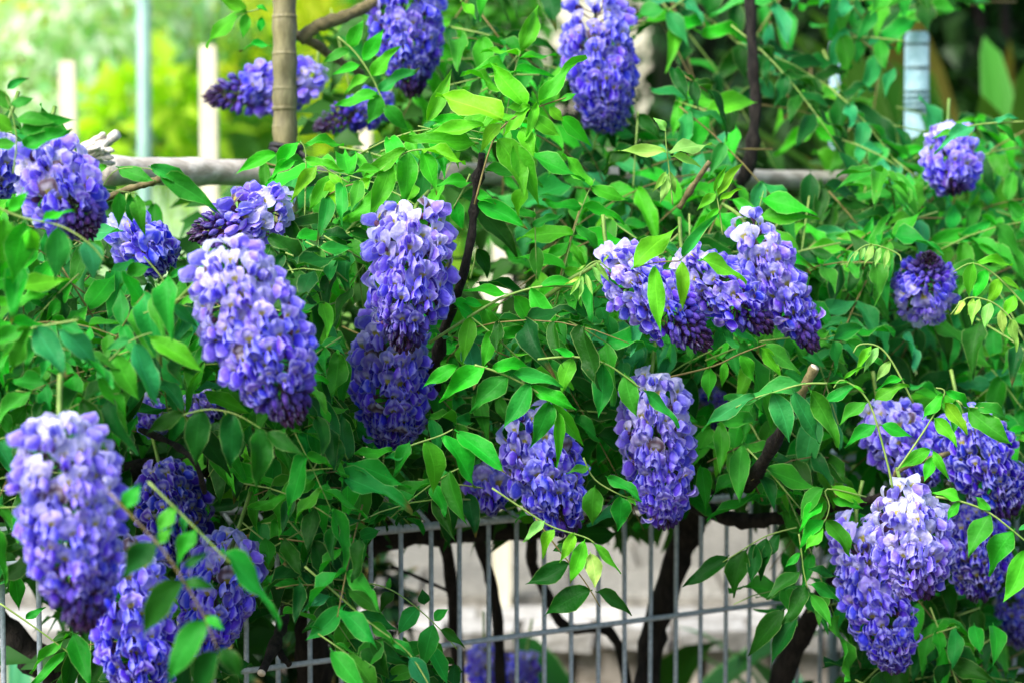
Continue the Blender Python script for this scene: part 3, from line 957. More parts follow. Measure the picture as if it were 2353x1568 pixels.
hero(YF, 1.50, [(1010, 350), (972, 344), (935, 350), (900, 372), (850, 410)],
     [(968, 346, 1068, 360, .30), (931, 345, 821, 405, .30), (938, 350, 926, 470, .42), (972, 346, 1010, 440, .40), (900, 370, 845, 507, .32), (850, 411, 776, 494, .36),
      (880, 395, 800, 395, .3)], rw=2.2)
hero('fresh', 1.52, [(1080, 400), (1062, 440), (1040, 480)],
     [(1047, 463, 1062, 531, .52), (1212, 428, 1170, 504, .42), (1098, 470, 1212, 526, .36), (1080, 420, 1000, 415, .4), (1090, 440, 1140, 470, .4)])
hero('fresh', 1.55, [(700, 500), (702, 420), (702, 350), (690, 326)],
     [(688, 327, 610, 401, .3), (680, 370, 607, 404, .34), (702, 332, 791, 322, .32), (702, 370, 791, 387, .32)], rw=2.2)
hero('young', 1.48, [(800, 420), (757, 394), (726, 384), (700, 440)],
     [(726, 384, 668, 452, .34), (757, 404, 709, 486, .38), (755, 395, 790, 430, .36), (780, 405, 745, 500, .4)], rw=2.0)
hero('fresh', 1.62, [(690, 330), (660, 345)], [(634, 356, 538, 384, .35)])
# leaves beside and over the upright post
hero('fresh', 1.75, [(600, 20), (570, 28), (540, 35)],
     [(569, 28, 451, 87, .34), (566, 31, 557, 91, .44), (602, 40, 598, 78, .55), (622, 106, 545, 98, .2), (565, 20, 500, -5, .5), (590, 15, 615, 20, .5)], rw=2)
hero(['fresh', 'mid'], 1.70, [(776, 85), (815, 120), (850, 170), (872, 215), (890, 255)],
     [(800, 110, 835, 45, .5), (835, 140, 882, 68, .42), (855, 175, 915, 105, .4), (872, 210, 958, 150, .36), (845, 178, 780, 205, .36), (866, 212, 770, 248, .36),
      (870, 218, 845, 285, .6), (882, 243, 945, 290, .5), (800, 115, 740, 140, .4), (825, 150, 760, 160, .4)])
# far left edge
hero(['mid', 'fresh'], 1.30, [(30, 400), (38, 330), (30, 270), (10, 210)],
     [(44, 305, 164, 264, .38), (55, 336, 161, 291, .4), (38, 274, 117, 261, .42), (25, 240, 78, 222, .5), (18, 205, 66, 180, .4), (30, 300, -40, 260, .5), (35, 330, -30, 340, .5), (20, 250, -20, 200, .5)])
hero('mid', 1.40, [(235, 430), (270, 390), (340, 388), (380, 405)],
     [(246, 384, 174, 405, .4), (346, 384, 459, 425, .34), (373, 408, 493, 469, .34), (270, 384, 356, 411, .4)], rw=2)
hero('mid', 1.38, [(235, 435), (275, 440), (315, 445)], [(275, 442, 276, 524, .42), (312, 449, 331, 534, .40), (300, 446, 305, 520, .36), (125, 452, 120, 522, .62)], rw=1.6)
hero(['fresh', 'mint'], 1.25, [(-20, 470), (50, 500), (140, 520), (205, 560), (240, 600)],
     [(58, 510, 34, 650, .50), (134, 522, 125, 645, .48), (195, 555, 219, 637, .62), (8, 505, 0, 630, .55), (20, 485, 66, 440, .45), (100, 510, 160, 470, .3)], rw=3)
hero(['mint', 'mid'], 1.25, [(180, 735), (120, 745), (80, 752), (40, 760)],
     [(82, 753, 154, 863, .46), (72, 753, 0, 850, .42), (137, 757, 232, 846, .42), (60, 755, -30, 800, .4), (140, 745, 200, 770, .4)], rw=3)
hero(['mint', 'fresh'], 1.28, [(230, 850), (290, 790), (330, 770), (350, 765)],
     [(264, 812, 322, 918, .45), (309, 791, 370, 928, .38), (346, 774, 470, 853, .34), (226, 870, 293, 952, .42), (300, 780, 240, 800, .4)], rw=2.6)
hero('mint', 1.30, [(330, 720), (380, 700), (430, 680)], [(394, 702, 464, 745, .38), (370, 705, 400, 760, .4)], rw=2)
hero('deep', 1.42, [(0, 870), (60, 900), (100, 935)], [(0, 894, 96, 939, .4), (0, 960, 45, 1005, .5)])
hero('deep', 1.42, [(140, 610), (195, 700), (240, 780)], [(178, 685, 120, 747, .5), (247, 719, 305, 774, .46), (230, 690, 290, 660, .4), (150, 640, 90, 690, .4)], stalk='b', rw=2.4)
hero('mid', 1.36, [(330, 590), (365, 630), (405, 690)], [(310, 600, 250, 625, .4), (345, 615, 260, 640, .4), (390, 640, 440, 610, .3)], rw=2.5)
hero(['mid', 'fresh', 'mint'], 1.55, [(630, 690), (660, 640), (700, 605), (745, 590), (800, 590)],
     [(665, 634, 740, 722, .42), (713, 603, 785, 688, .42), (700, 600, 615, 618, .32), (735, 590, 770, 570, .4), (760, 595, 805, 660, .45), (680, 620, 620, 650, .35)], stalk='b')
hero(['mid', 'mint'], 1.52, [(650, 700), (700, 720), (760, 740)], [(675, 719, 771, 791, .38), (700, 722, 792, 820, .42), (740, 745, 800, 800, .4), (690, 720, 720, 800, .36)])
hero('deep', 1.56, [(830, 520), (795, 538), (760, 545)], [(795, 538, 692, 563, .32), (800, 530, 870, 560, .34)])
hero('mint', 1.55, [(700, 570), (660, 560), (620, 590)], [(650, 560, 600, 640, .3)])
# centre spray over the lower cluster
hero(['mid', 'fresh'], 1.45, [(1090, 838), (1132, 850), (1185, 872), (1245, 908), (1290, 960)],
     [(1047, 843, 971, 880, .42), (1114, 843, 999, 911, .38), (1168, 862, 1076, 947, .42), (1218, 884, 1150, 980, .42), (1263, 923, 1225, 1023, .44),
      (1132, 846, 1232, 829, .40), (1180, 860, 1294, 880, .32), (1225, 887, 1325, 938, .34), (1270, 928, 1354, 1030, .26), (1280, 945, 1295, 1070, .22)], rw=3)
hero(['mid', 'fresh'], 1.47, [(1235, 825), (1314, 819), (1383, 832), (1431, 860), (1470, 890)],
     [(1314, 821, 1288, 905, .46), (1384, 836, 1374, 959, .42), (1436, 860, 1465, 959, .46), (1480, 897, 1560, 982, .24), (1318, 818, 1270, 800, .4), (1390, 830, 1340, 850, .3)], rw=3)
hero(['mid', 'fresh'], 1.52, [(985, 788), (1115, 705), (1170, 678), (1246, 658), (1330, 660)],
     [(1163, 675, 1064, 664, .30), (1180, 681, 1225, 774, .46), (1218, 664, 1292, 769, .34), (1115, 709, 1143, 798, .44), (1108, 702, 1043, 688, .34), (1240, 655, 1330, 640, .3)], rw=4)
hero('mid', 1.55, [(1232, 640), (1230, 560), (1228, 480)], [(1232, 565, 1237, 645, .42), (1324, 520, 1390, 572, .35), (1225, 520, 1290, 490, .4), (1228, 500, 1180, 470, .4)], rw=2)
hero('deep', 1.55, [(1080, 640), (1090, 600), (1095, 570)], [(1095, 572, 1124, 640, .48), (1100, 650, 1230, 668, .16), (1075, 690, 1020, 720, .4)])
hero('young', 1.44, [(1560, 600), (1510, 603), (1458, 614)], [(1455, 614, 1557, 515, .37), (1506, 616, 1510, 760, .28), (1608, 599, 1724, 627, .34), (1565, 603, 1573, 707, .32)], rw=2, stalk='b')
hero('mint', 1.46, [(1560, 600), (1600, 560), (1640, 500)], [(1570, 590, 1650, 490, .22), (1560, 575, 1510, 560, .3)], rw=2)
# lower centre
hero(['mid', 'fresh'], 1.46, [(900, 1040), (950, 1020), (1010, 1000), (1040, 985)],
     [(978, 1010, 1013, 1138, .42), (1020, 1000, 1103, 1117, .36), (940, 1015, 900, 1090, .4), (900, 1035, 800, 1045, .3), (1050, 990, 1165, 1085, .36), (930, 1045, 880, 1050, .4)])
hero(['mid', 'mint'], 1.42, [(700, 1080), (760, 1075), (790, 1080)], [(779, 1087, 949, 1164, .30), (797, 1062, 949, 1114, .30), (751, 1109, 727, 1232, .44), (720, 1102, 562, 1160, .26), (745, 1085, 665, 1098, .3)], rw=2.2)
hero('deep', 1.58, [(960, 1100), (1040, 1110), (1110, 1120)], [(1005, 1130, 1050, 1246, .46), (1074, 1133, 1095, 1232, .42), (930, 1130, 925, 1210, .44), (950, 1110, 985, 1180, .45), (1120, 1050, 1170, 1080, .35)])
hero(['mid', 'fresh'], 1.50, [(1340, 1050), (1366, 1100), (1424, 1135), (1470, 1150)], [(1366, 1118, 1359, 1212, .52), (1424, 1140, 1424, 1217, .62), (1395, 1095, 1475, 1150, .34), (1355, 1070, 1300, 1085, .4), (1440, 1140, 1460, 1160, .6)], rw=2.2)
hero(['young', 'shoot', 'young'], 1.44, [(1130, 1120), (1232, 1188), (1276, 1212), (1342, 1232), (1366, 1246)],
     [(1273, 1215, 1232, 1277, .42), (1318, 1225, 1287, 1287, .40), (1342, 1242, 1309, 1342, .36), (1356, 1270, 1366, 1349, .52), (1362, 1246, 1434, 1314, .22), (1250, 1195, 1200, 1240, .35)], rw=2.6)
hero('deep', 1.47, [(1230, 1190), (1290, 1270), (1340, 1330), (1378, 1392)], [(1307, 1294, 1206, 1340, .46), (1355, 1356, 1244, 1404, .50), (1372, 1359, 1467, 1395, .38), (1300, 1250, 1270, 1265, .6)], stalk='b', rw=2.4)
hero(['deep', 'mid'], 1.46, [(720, 1325), (845, 1338), (913, 1362), (995, 1428), (1050, 1490)],
     [(905, 1358, 865, 1400, .5), (893, 1352, 893, 1325, .5), (961, 1393, 910, 1458, .52), (975, 1387, 970, 1352, .8), (998, 1424, 1030, 1395, .6), (995, 1434, 968, 1537, .46), (1012, 1445, 1070, 1481, .34), (860, 1345, 795, 1365, .4)], rw=2.2)
hero(['mid', 'deep', 'mint'], 1.40, [(700, 1300), (770, 1360), (850, 1430), (940, 1500), (1000, 1600)],
     [(841, 1462, 896, 1561, .52), (800, 1352, 880, 1410, .4), (850, 1430, 905, 1480, .4), (790, 1390, 700, 1470, .4), (900, 1470, 960, 1500, .4), (940, 1510, 1000, 1580, .5), (880, 1470, 800, 1560, .45), (760, 1370, 690, 1400, .4)], rw=3.2)
hero(['mid', 'deep'], 1.45, [(560, 1300), (620, 1260), (690, 1220), (760, 1180)],
     [(610, 1235, 615, 1300, .62), (614, 1328, 689, 1325, .5), (640, 1300, 720, 1285, .3), (795, 1285, 703, 1328, .44), (770, 1340, 668, 1403, .4), (795, 1383, 692, 1448, .4), (720, 1200, 650, 1130, .34), (680, 1240, 720, 1300, .4)])
# lower left: dark leaves and the near spray in front of the flowers
hero('deep', 1.30, [(400, 960), (470, 940), (540, 950), (610, 990)], [(463, 939, 450, 1070, .46), (532, 950, 520, 1075, .46), (595, 985, 605, 1112, .46), (420, 950, 330, 990, .4), (610, 990, 700, 1040, .34)], rw=2)
hero(['deep', 'mid'], 1.12, [(250, 1130), (363, 1249), (425, 1339), (470, 1417), (500, 1493)],
     [(363, 1249, 257, 1325, .46), (422, 1335, 291, 1455, .42), (470, 1424, 374, 1565, .42), (500, 1496, 425, 1605, .5), (508, 1490, 560, 1560, .5), (473, 1415, 515, 1445, .5),
      (425, 1335, 490, 1340, .42), (425, 1300, 475, 1265, .4), (365, 1245, 400, 1210, .5), (290, 1165, 320, 1105, .6)], stalk='b', rw=3, face=1.4)
hero(['mid'], 1.18, [(340, 1105), (452, 1215), (507, 1270), (570, 1330)], [(507, 1268, 660, 1396, .22), (450, 1215, 395, 1295, .42), (405, 1165, 360, 1225, .55), (420, 1180, 425, 1225, .4)], rw=3)
hero('fresh', 1.55, [(60, 1300), (36, 1312)], [(34, 1318, 42, 1400, .45)])
hero(['deep', 'mid'], 1.5, [(0, 1385), (80, 1440), (160, 1500), (230, 1568)], [(158, 1455, 65, 1545, .16), (150, 1495, 60, 1590, .2), (60, 1420, 100, 1390, .4), (120, 1470, 180, 1440, .3)], rw=2.4)
# right: sprays round the cut stub
hero(['mint', 'mid'], 1.48, [(1900, 880), (1841, 882), (1776, 901), (1735, 913), (1690, 935)],
     [(1841, 880, 1659, 904, .24), (1735, 913, 1601, 966, .28), (1776, 901, 1813, 1017, .44), (1824, 897, 1892, 1017, .40), (1860, 895, 1925, 1027, .3)], rw=2.8)
hero(['mid', 'fresh'], 1.55, [(1540, 865), (1640, 840), (1700, 812), (1760, 790)],
     [(1628, 839, 1625, 921, .42), (1755, 791, 1851, 853, .36), (1700, 815, 1735, 880, .45), (1665, 830, 1660, 890, .36), (1750, 800, 1800, 860, .4)], stalk='b', rw=2.6)
hero('shoot', 1.58, [(2070, 600), (2060, 582), (1999, 562), (1960, 585), (1944, 615)],
     [(2040, 572, 2030, 620, .3), (2022, 567, 2010, 615, .3), (2003, 562, 1985, 612, .34), (1985, 566, 1970, 605, .3), (1970, 575, 1960, 600, .3)], rw=2.2)
hero('shoot', 1.55, [(2352, 780), (2314, 723), (2273, 692), (2221, 685), (2184, 723)],
     [(2300, 712, 2308, 770, .4), (2275, 694, 2262, 755, .42), (2250, 688, 2230, 745, .4), (2235, 686, 2225, 725, .36), (2215, 690, 2190, 722, .4), (2320, 735, 2345, 800, .36)], rw=2.4)
hero(['young', 'fresh'], 1.58, [(2380, 740), (2352, 700), (2290, 635), (2235, 605), (2190, 625)],
     [(2235, 605, 2220, 685, .4), (2265, 620, 2235, 690, .44), (2295, 640, 2265, 700, .46), (2330, 680, 2300, 735, .46), (2245, 603, 2330, 600, .3), (2300, 640, 2352, 660, .3)], rw=2.6)
hero(['fresh', 'shoot'], 1.52, [(2098, 925), (2050, 832), (2016, 795), (1975, 791), (1960, 810)],
     [(2016, 797, 1985, 850, .34), (2045, 830, 2012, 875, .4), (2075, 870, 2010, 880, .3), (2010, 918, 2088, 884, .4), (2000, 795, 1965, 850, .3)], rw=2.6)
hero(['fresh', 'mid'], 1.48, [(2050, 1120), (2036, 1054), (1995, 921), (1937, 873), (1915, 890)],
     [(1960, 890, 1880, 920, .4), (1990, 925, 1925, 973, .42), (2012, 975, 1937, 1018, .38), (2025, 975, 2098, 998, .42), (1950, 880, 1905, 870, .2), (1955, 880, 1990, 900, .2), (1940, 870, 1985, 840, .2)], rw=3)
hero(['fresh', 'young'], 1.47, [(2060, 1080), (2101, 1021), (2140, 960), (2170, 901), (2150, 890)],
     [(2166, 905, 2118, 963, .4), (2170, 925, 2225, 997, .38), (2146, 960, 2198, 1025, .4), (2175, 898, 2240, 928, .36), (2136, 1033, 2064, 1071, .42), (2140, 1050, 2122, 1106, .48), (2143, 1035, 2180, 1102, .28)], rw=2.6)
hero(['mid'], 1.52, [(2200, 920), (2225, 935), (2260, 935)], [(2225, 939, 2326, 1018, .44), (2240, 930, 2330, 950, .4), (2195, 920, 2190, 1000, .36)])
hero(['mid', 'fresh'], 1.46, [(2149, 1140), (2204, 1150), (2273, 1177), (2352, 1239), (2390, 1270)],
     [(2204, 1147, 2150, 1120, .5), (2204, 1155, 2172, 1190, .5), (2273, 1181, 2223, 1277, .46), (2273, 1170, 2238, 1138, .5), (2328, 1218, 2256, 1318, .44), (2357, 1262, 2304, 1383, .42), (2340, 1215, 2375, 1205, .4)], rw=3)
hero(['mid', 'fresh'], 1.52, [(1990, 1140), (1900, 1122), (1905, 1160), (1895, 1194), (1870, 1220)],
     [(1889, 1122, 1827, 1181, .5), (1913, 1116, 1995, 1150, .42), (1891, 1194, 1825, 1249, .42), (1899, 1194, 1954, 1277, .42), (1889, 1210, 1848, 1266, .42), (1915, 1145, 1985, 1165, .36), (1890, 1155, 1830, 1200, .46)], rw=2)
hero(['mid', 'deep'], 1.54, [(1835, 1225), (1840, 1260), (1846, 1310), (1855, 1350)],
     [(1837, 1311, 1759, 1373, .36), (1851, 1345, 1793, 1431, .42), (1861, 1342, 1940, 1376, .34), (1858, 1305, 1930, 1322, .32), (1861, 1365, 1910, 1438, .36), (1838, 1270, 1800, 1300, .4)], rw=2.2)
hero('deep', 1.60, [(1830, 1210), (1760, 1230), (1700, 1265), (1660, 1290)], [(1670, 1277, 1570, 1349, .34), (1715, 1262, 1680, 1372, .46), (1760, 1235, 1740, 1330, .44), (1735, 1250, 1720, 1340, .4), (1790, 1225, 1745, 1290, .4), (1800, 1400, 1700, 1500, .36), (1830, 1420, 1760, 1510, .4)], rw=2)
hero(['mid', 'mint'], 1.75, [(2352, 280), (2260, 285), (2180, 300)], [(2200, 300, 2140, 315, .3), (2240, 290, 2150, 330, .3), (2290, 285, 2352, 320, .3), (2280, 280, 2340, 270, .3)])
hero(['shoot'], 1.45, [(1400, 620), (1370, 600), (1340, 620), (1330, 640)], [(1335, 636, 1297, 655, .2), (1333, 638, 1308, 680, .22), (1337, 636, 1330, 690, .2), (1345, 630, 1362, 680, .24), (1360, 610, 1385, 660, .26), (1370, 605, 1400, 650, .26), (1345, 610, 1320, 622, .2), (1385, 605, 1400, 580, .2)], rw=2)
hero(['shoot', 'young'], 1.55, [(1545, 470), (1538, 400), (1530, 330), (1528, 280)], [(1535, 400, 1515, 470, .3), (1538, 395, 1555, 450, .3), (1530, 395, 1500, 440, .3), (1528, 350, 1420, 345, .3), (1535, 350, 1636, 325, .34), (1530, 300, 1505, 270, .5), (1545, 360, 1620, 370, .3)], rw=2)
hero(['young', 'fresh'], 1.50, [(1660, 540), (1650, 470), (1640, 430)], [(1650, 450, 1705, 375, .3), (1655, 460, 1700, 425, .28), (1645, 445, 1600, 480, .4), (1640, 440, 1670, 380, .25), (1650, 480, 1610, 530, .3)], rw=2)

# ---- random fill sprays
OPEN = [
    [(-80, -80), (445, -80), (470, 105), (560, 110), (622, 100), (622, 350), (600, 352), (560, 440), (470, 445), (440, 560), (385, 545), (330, 480), (250, 440), (210, 300), (150, 240), (60, 170), (-80, 160)],
    [(835, 1235), (1210, 1200), (1330, 1265), (1390, 1215), (1440, 1225), (1570, 1205), (1640, 1180), (1760, 1150), (1830, 1200), (1790, 1300), (1620, 1350), (1720, 1420), (1890, 1440), (1930, 1600), (1060, 1600), (1010, 1470), (840, 1370)],
    [(-40, 1330), (130, 1330), (175, 1480), (130, 1600), (-40, 1600)],
    [(560, 1410), (700, 1410), (760, 1500), (760, 1600), (560, 1600)],
    [(618, -80), (692, -80), (690, 350), (618, 350)],
    [(2150, 20), (2380, 20), (2380, 280), (2150, 270)],
    [(1460, 60), (1530, 60), (1530, 255), (1455, 255)],
    [(1125, 530), (1200, 530), (1190, 610), (1165, 740), (1120, 740)],
    [(1045, 340), (1130, 340), (1090, 660), (1030, 680)],
    [(1715, 20), (1748, 20), (1748, 380), (1700, 390)],
    [(1760, 290), (1905, 300), (1880, 420), (1690, 430), (1700, 395)],
    [(2070, 70), (2145, 70), (2140, 310), (2070, 310)],
    [(180, 296), (285, 296), (285, 375), (185, 375)],
    [(1690, 383), (1905, 388), (1905, 436), (1690, 436)],
    [(1590, 70), (1660, 70), (1650, 145), (1590, 135)],
    [(1825, 25), (1895, 25), (1905, 120), (1830, 95)],
    [(1285, 215), (1345, 215), (1345, 310), (1290, 300)],
]


def blocked(p, strict=True):
    x, y, d = proj(p)
    for i, po in enumerate(OPEN):
        if inside(po, x, y):
            if i in (9, 10, 11) and R.random() < .35: continue
            return True
    for (x0, y0, x1, y1, r, dc) in CL:
        if d < dc + .05:
            vx, vy = x1 - x0, y1 - y0
            tt = max(-.05, min(1.0, ((x - x0) * vx + (y - y0) * vy) / (vx * vx + vy * vy + 1e-6)))
            if math.hypot(x - x0 - vx * tt, y - y0 - vy * tt) < r * (1.06 if tt < .8 else .75): return True
    return False


def front(x, y):
    d = 1.50 + .24 * (x - 1176) / 1176
    if y < 620: d += (.22 if x < 1300 else .32) * (620 - y) / 620
    if y > 1000: d -= .05 * min(1, (y - 1000) / 300)
    return d


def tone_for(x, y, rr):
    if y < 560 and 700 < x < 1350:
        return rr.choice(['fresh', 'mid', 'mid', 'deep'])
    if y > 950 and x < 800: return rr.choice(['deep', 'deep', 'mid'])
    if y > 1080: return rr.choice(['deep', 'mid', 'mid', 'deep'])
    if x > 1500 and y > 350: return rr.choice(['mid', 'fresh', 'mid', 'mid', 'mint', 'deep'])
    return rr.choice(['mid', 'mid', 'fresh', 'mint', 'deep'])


def spray(x, y, d, rr, lpx, inner=False):
    B = P(x, y, d)
    th = rr.uniform(0, 2 * PI)
    v = Vector((math.cos(th), rr.uniform(-.75, .15), math.sin(th) * .55 - .05)).normalized()
    k = d / FPX
    L = rr.uniform(250, 380) * k * lpx / 105
    n0 = Vector((rr.uniform(-.45, .45), rr.uniform(-.95, -.25), rr.uniform(.45, .95))).normalized()
    pts = [B + v * (s * L) + Vector((0, 0, -1)) * (.32 * L * s * s) for s in (0, .2, .4, .6, .8, 1.0)]
    tone = LTONE['deep' if inner and rr.random() < .22 else tone_for(x, y, rr)]  # some inner sprays darker: older leaves, with gap shade put into the colour
    npair = rr.choice((4, 4, 5, 5, 6))
    lv = []
    for i in range(npair):
        s = .22 + .70 * i / max(1, npair - 1) * .98
        kk = min(int(s * 5), 4)
        p = pts[kk].lerp(pts[kk + 1], s * 5 - kk)
        tg = (pts[kk + 1] - pts[kk]).normalized()
        ltr = tg.cross(n0).normalized()
        for sd in (-1, 1):
            dr = (ltr * sd * .85 + tg * rr.uniform(.25, .6) + Vector((0, rr.uniform(-.25, .15), -rr.uniform(.1, .55)))).normalized()
            ln = rr.uniform(.66, 1.18) * lpx * k * (1 - .12 * abs(i - npair / 2) / npair)
            lv.append((p, p + dr * ln, rr.uniform(.30, .42)))
    tg = (pts[-1] - pts[-2]).normalized()
    lv.append((pts[-1], pts[-1] + (tg + Vector((0, 0, -.25))).normalized() * lpx * k * 1.15, rr.uniform(.29, .38)))
    keep = [q for q in lv if not blocked(q[1]) and not blocked(q[0].lerp(q[1], .45)) and proj(q[0].lerp(q[1], .5))[2] > front(*proj(q[0])[:2]) - .09]
    if len(keep) < 4: return False
    vis = 0
    for q in keep:
        a = proj(q[0].lerp(q[1], .5))
        if -30 < a[0] < 2382 and -30 < a[1] < 1598: vis += 1
    if vis < 2: return False
    # keep the stalk only as far as leaflets remain
    vn = vine_of(x)
    sp = [p - B for p in pts]
    if any(blocked(p) for p in pts):
        good = [i for i, p in enumerate(pts) if not blocked(p)]
        if len(good) < 2: return False
        a, b = good[0], good[0]
        while b + 1 in good: b += 1
        if b - a < 1: return False
        keep = [q for q in keep if any((q[0] - pts[i]).length < L * .3 for i in range(a, b + 1))]
        if len(keep) < 3: return False
        sp = sp[a:b + 1]
    r = 2.2 * k
    cl = MB().tube(sp, [r * (1 - .1 * i) for i in range(len(sp))], 5).build('compound_leaf', M_rachis if rr.random() < .65 else M_brown_stalk, vn)
    cl.matrix_basis = Matrix.Translation(B - vn.location)
    for (b, t, w) in keep:
        nr = (n0 + Vector((rr.uniform(-.35, .35), rr.uniform(-.35, .35), rr.uniform(-.2, .3)))).normalized()
        add_leaflet(cl, b - B, t - B, nr, w, tone, rr)
    return True


RF = random.Random(11)
cnt = 0
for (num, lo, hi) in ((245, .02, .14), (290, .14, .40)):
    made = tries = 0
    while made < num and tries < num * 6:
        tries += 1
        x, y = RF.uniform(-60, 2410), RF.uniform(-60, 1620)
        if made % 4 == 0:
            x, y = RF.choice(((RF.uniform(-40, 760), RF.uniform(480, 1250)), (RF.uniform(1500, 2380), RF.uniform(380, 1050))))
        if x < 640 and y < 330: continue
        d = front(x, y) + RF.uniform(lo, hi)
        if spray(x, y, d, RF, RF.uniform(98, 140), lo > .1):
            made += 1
    cnt += made
print('fill sprays', cnt, 'leaflets', n_leaf)

# ---- inner foliage: leaves too deep in the vine to pick apart
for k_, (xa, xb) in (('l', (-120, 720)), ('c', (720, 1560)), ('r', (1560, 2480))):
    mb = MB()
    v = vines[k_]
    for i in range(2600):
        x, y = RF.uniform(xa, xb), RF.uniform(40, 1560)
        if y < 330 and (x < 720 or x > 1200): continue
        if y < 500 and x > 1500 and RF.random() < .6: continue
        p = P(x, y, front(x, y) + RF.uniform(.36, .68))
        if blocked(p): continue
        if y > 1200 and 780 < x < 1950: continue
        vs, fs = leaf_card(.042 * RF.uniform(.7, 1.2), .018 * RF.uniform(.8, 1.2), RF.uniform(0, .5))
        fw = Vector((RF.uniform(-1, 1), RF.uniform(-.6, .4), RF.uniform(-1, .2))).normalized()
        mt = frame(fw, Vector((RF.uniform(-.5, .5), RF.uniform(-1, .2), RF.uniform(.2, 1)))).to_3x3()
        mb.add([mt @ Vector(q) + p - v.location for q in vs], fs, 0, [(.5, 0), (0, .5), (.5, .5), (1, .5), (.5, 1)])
    o = mb.build('inner_foliage', leaf_material('inner_leaf', (.022, .12, .016), veins=False), v)  # darker green puts the shade between the leaves into the colour
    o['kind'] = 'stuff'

# ------------------------------------------------------------------ woody stems
def stem(k_, name, pts, r0, r1, mat=M_bark, n=9, knots=0, cut=None, sm=5):
    v = vines[k_]
    sp = smooth_path([P(*q) - v.location for q in pts], sm)
    m = len(sp)
    rs = []
    for i in range(m):
        r = r0 + (r1 - r0) * i / (m - 1)
        r *= 1 + .10 * math.sin(i * 1.7 + r0 * 9000) + R.uniform(-.05, .05)
        rs.append(r)
    for q in range(knots):
        i = R.randrange(1, m - 1)
        rs[i] *= 1.35
    sp = [p + Vector((R.uniform(-1, 1), R.uniform(-1, 1), R.uniform(-1, 1))) * r0 * .10 for p in sp]
    mb = MB().tube(sp, rs, n)
    if cut:
        t = (sp[-1] - sp[-2]).normalized()
        mb.tube([sp[-1] - t * .0004, sp[-1] + t * .0006], rs[-1] * .95, n, 1)
    return mb.build(name, [mat, M_cut], v)


px = lambda w, d: w / 2 / FPX * d
stem('c', 'branch', [(995, 860, 1.60), (1020, 760, 1.57), (1062, 640, 1.535), (1083, 540, 1.525), (1092, 450, 1.52), (1108, 355, 1.51)], px(26, 1.55), px(16, 1.51), knots=4)
stem('c', 'branch', [(990, 1200, 1.75), (1000, 1000, 1.68), (1000, 860, 1.61)], px(34, 1.7), px(26, 1.6))
stem('c', 'trunk', [(1050, 1900, 2.0), (1052, 1568, 1.97), (1042, 1400, 1.95), (1028, 1270, 1.92), (1000, 1190, 1.88)], px(32, 1.98), px(28, 1.9))
stem('c', 'trunk', [(1160, 1900, 2.0), (1150, 1568, 1.98), (1140, 1400, 1.97), (1115, 1290, 1.95), (1080, 1210, 1.90), (1000, 1180, 1.86)], px(25, 1.98), px(28, 1.9))
stem('c', 'trunk', [(1480, 1900, 2.05), (1420, 1480, 2.04), (1300, 1440, 2.03), (1250, 1350, 2.02), (1222, 1290, 2.0), (1225, 1210, 1.95)], px(24, 2.0), px(27, 2.0))
stem('c', 'branch', [(820, 1262, 1.85), (900, 1232, 1.84), (1030, 1222, 1.86), (1160, 1215, 1.88), (1290, 1205, 1.9), (1400, 1150, 1.88)], px(58, 1.85), px(46, 1.9))
stem('c', 'branch', [(700, 1420, 1.75), (735, 1330, 1.78), (830, 1240, 1.84), (900, 1150, 1.82)], px(60, 1.78), px(48, 1.84))
stem('c', 'trunk', [(730, 1900, 1.8), (722, 1568, 1.78), (715, 1450, 1.76), (740, 1330, 1.78)], px(95, 1.78), px(70, 1.78))
stem('c', 'branch', [(900, 1300, 1.9), (960, 1325, 1.92), (1040, 1360, 1.94)], px(9, 1.9), px(8, 1.95))
stem('c', 'branch', [(655, 1400, 1.62), (640, 1460, 1.55), (600, 1545, 1.50)], px(26, 1.6), px(20, 1.5), cut=True, knots=3)
stem('c', 'branch', [(645, 1440, 1.57), (640, 1490, 1.54), (665, 1525, 1.53)], px(18, 1.57), px(14, 1.53))
stem('r', 'trunk', [(1440, 1900, 1.98), (1485, 1568, 1.98), (1505, 1440, 1.97), (1545, 1310, 1.95), (1585, 1210, 1.92), (1620, 1100, 1.88)], px(58, 1.98), px(66, 1.9))
stem('r', 'branch', [(1600, 1160, 1.80), (1640, 1178, 1.76), (1705, 1195, 1.74), (1790, 1188, 1.72), (1900, 1168, 1.70), (2010, 1145, 1.66), (2130, 1095, 1.62)], px(40, 1.78), px(18, 1.62), knots=4)
stem('r', 'branch', [(1715, 1120, 1.62), (1770, 1030, 1.56), (1810, 960, 1.53), (1842, 900, 1.50)], px(30, 1.6), px(22, 1.5), knots=5)
stem('r', 'twig', [(1835, 915, 1.50), (1850, 885, 1.495), (1872, 843, 1.49)], px(25, 1.5), px(23, 1.49), M_twig, cut=True)
stem('r', 'branch', [(1690, 560, 1.95), (1690, 450, 1.93), (1722, 370, 1.92), (1735, 250, 1.92), (1728, 120, 1.92), (1718, -80, 1.92)], px(30, 1.95), px(24, 1.92), knots=3)
stem('r', 'twig', [(1560, 478, 1.60), (1590, 430, 1.59), (1630, 372, 1.58)], px(13, 1.6), px(12, 1.58), M_twig, knots=2)
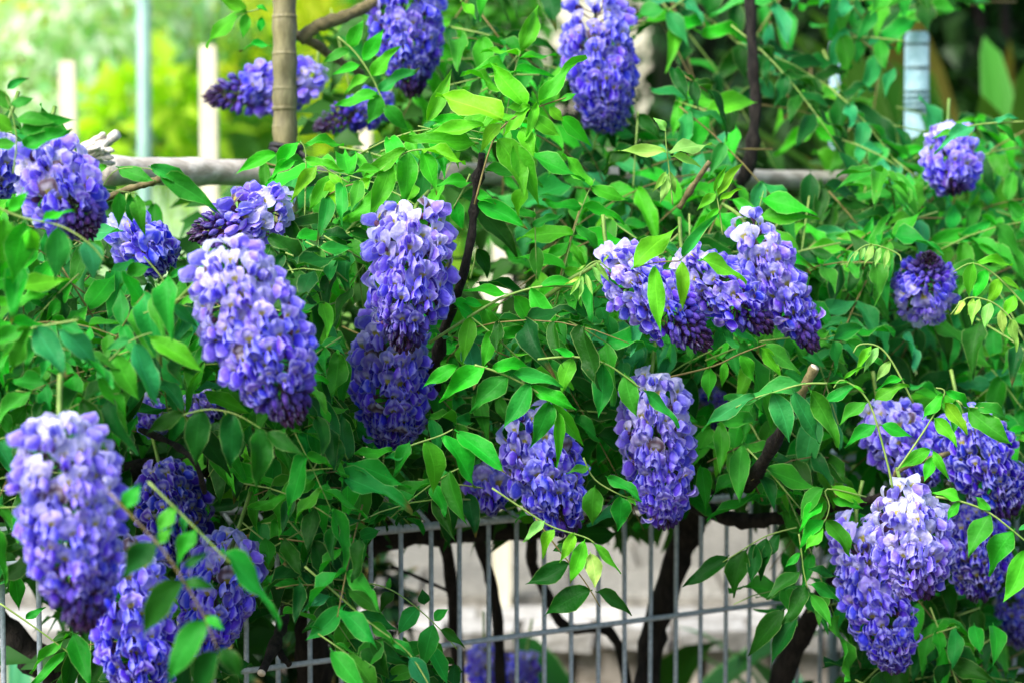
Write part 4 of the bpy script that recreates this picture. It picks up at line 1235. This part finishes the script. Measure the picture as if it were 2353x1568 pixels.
stem('r', 'branch', [(1440, 1000, 1.75), (1430, 880, 1.72), (1440, 760, 1.70), (1470, 700, 1.70)], px(26, 1.75), px(20, 1.7))
stem('r', 'branch', [(2130, 1900, 1.95), (2135, 1568, 1.95), (2125, 1400, 1.9), (2160, 1250, 1.85)], px(50, 1.95), px(40, 1.85))
stem('r', 'branch', [(1750, 1700, 1.9), (1800, 1540, 1.88), (1850, 1440, 1.85), (1920, 1330, 1.8)], px(60, 1.9), px(44, 1.8))
stem('r', 'branch', [(2055, 1110, 1.6), (2070, 1075, 1.58), (2180, 1040, 1.6)], px(16, 1.6), px(12, 1.6), M_twig)
stem('l', 'trunk', [(240, 1760, 1.72), (130, 1568, 1.70), (60, 1490, 1.69), (-10, 1420, 1.68), (-120, 1330, 1.66)], px(64, 1.7), px(56, 1.68), knots=3)
stem('l', 'twig', [(215, 470, 1.45), (280, 440, 1.44), (330, 425, 1.43), (368, 412, 1.42)], px(15, 1.45), px(17, 1.42), M_twig, knots=2)
stem('l', 'branch', [(320, 985, 1.42), (400, 1020, 1.40), (450, 1065, 1.38), (470, 1130, 1.42)], px(12, 1.4), px(14, 1.4), knots=4)
stem('l', 'branch', [(-40, 1180, 1.6), (120, 1150, 1.62), (320, 1080, 1.65), (520, 1080, 1.7), (720, 1150, 1.78)], px(50, 1.6), px(46, 1.78))
stem('c', 'branch', [(688, 92, 1.82), (730, 60, 1.82), (790, 38, 1.83), (850, 10, 1.84), (930, -50, 1.85)], px(30, 1.82), px(26, 1.84), M_twig, knots=1)
stem('c', 'branch', [(680, 80, 1.83), (720, 98, 1.84), (760, 128, 1.86), (830, 170, 1.9)], px(26, 1.83), px(18, 1.9), M_twig)
stem('c', 'twig', [(760, 590, 1.56), (800, 530, 1.57), (850, 480, 1.58)], px(8, 1.5), px(7, 1.5), M_stalk)
stem('c', 'twig', [(1120, 770, 1.60), (1180, 735, 1.59), (1300, 650, 1.56), (1400, 590, 1.55)], px(14, 1.6), px(10, 1.55), M_stalk)
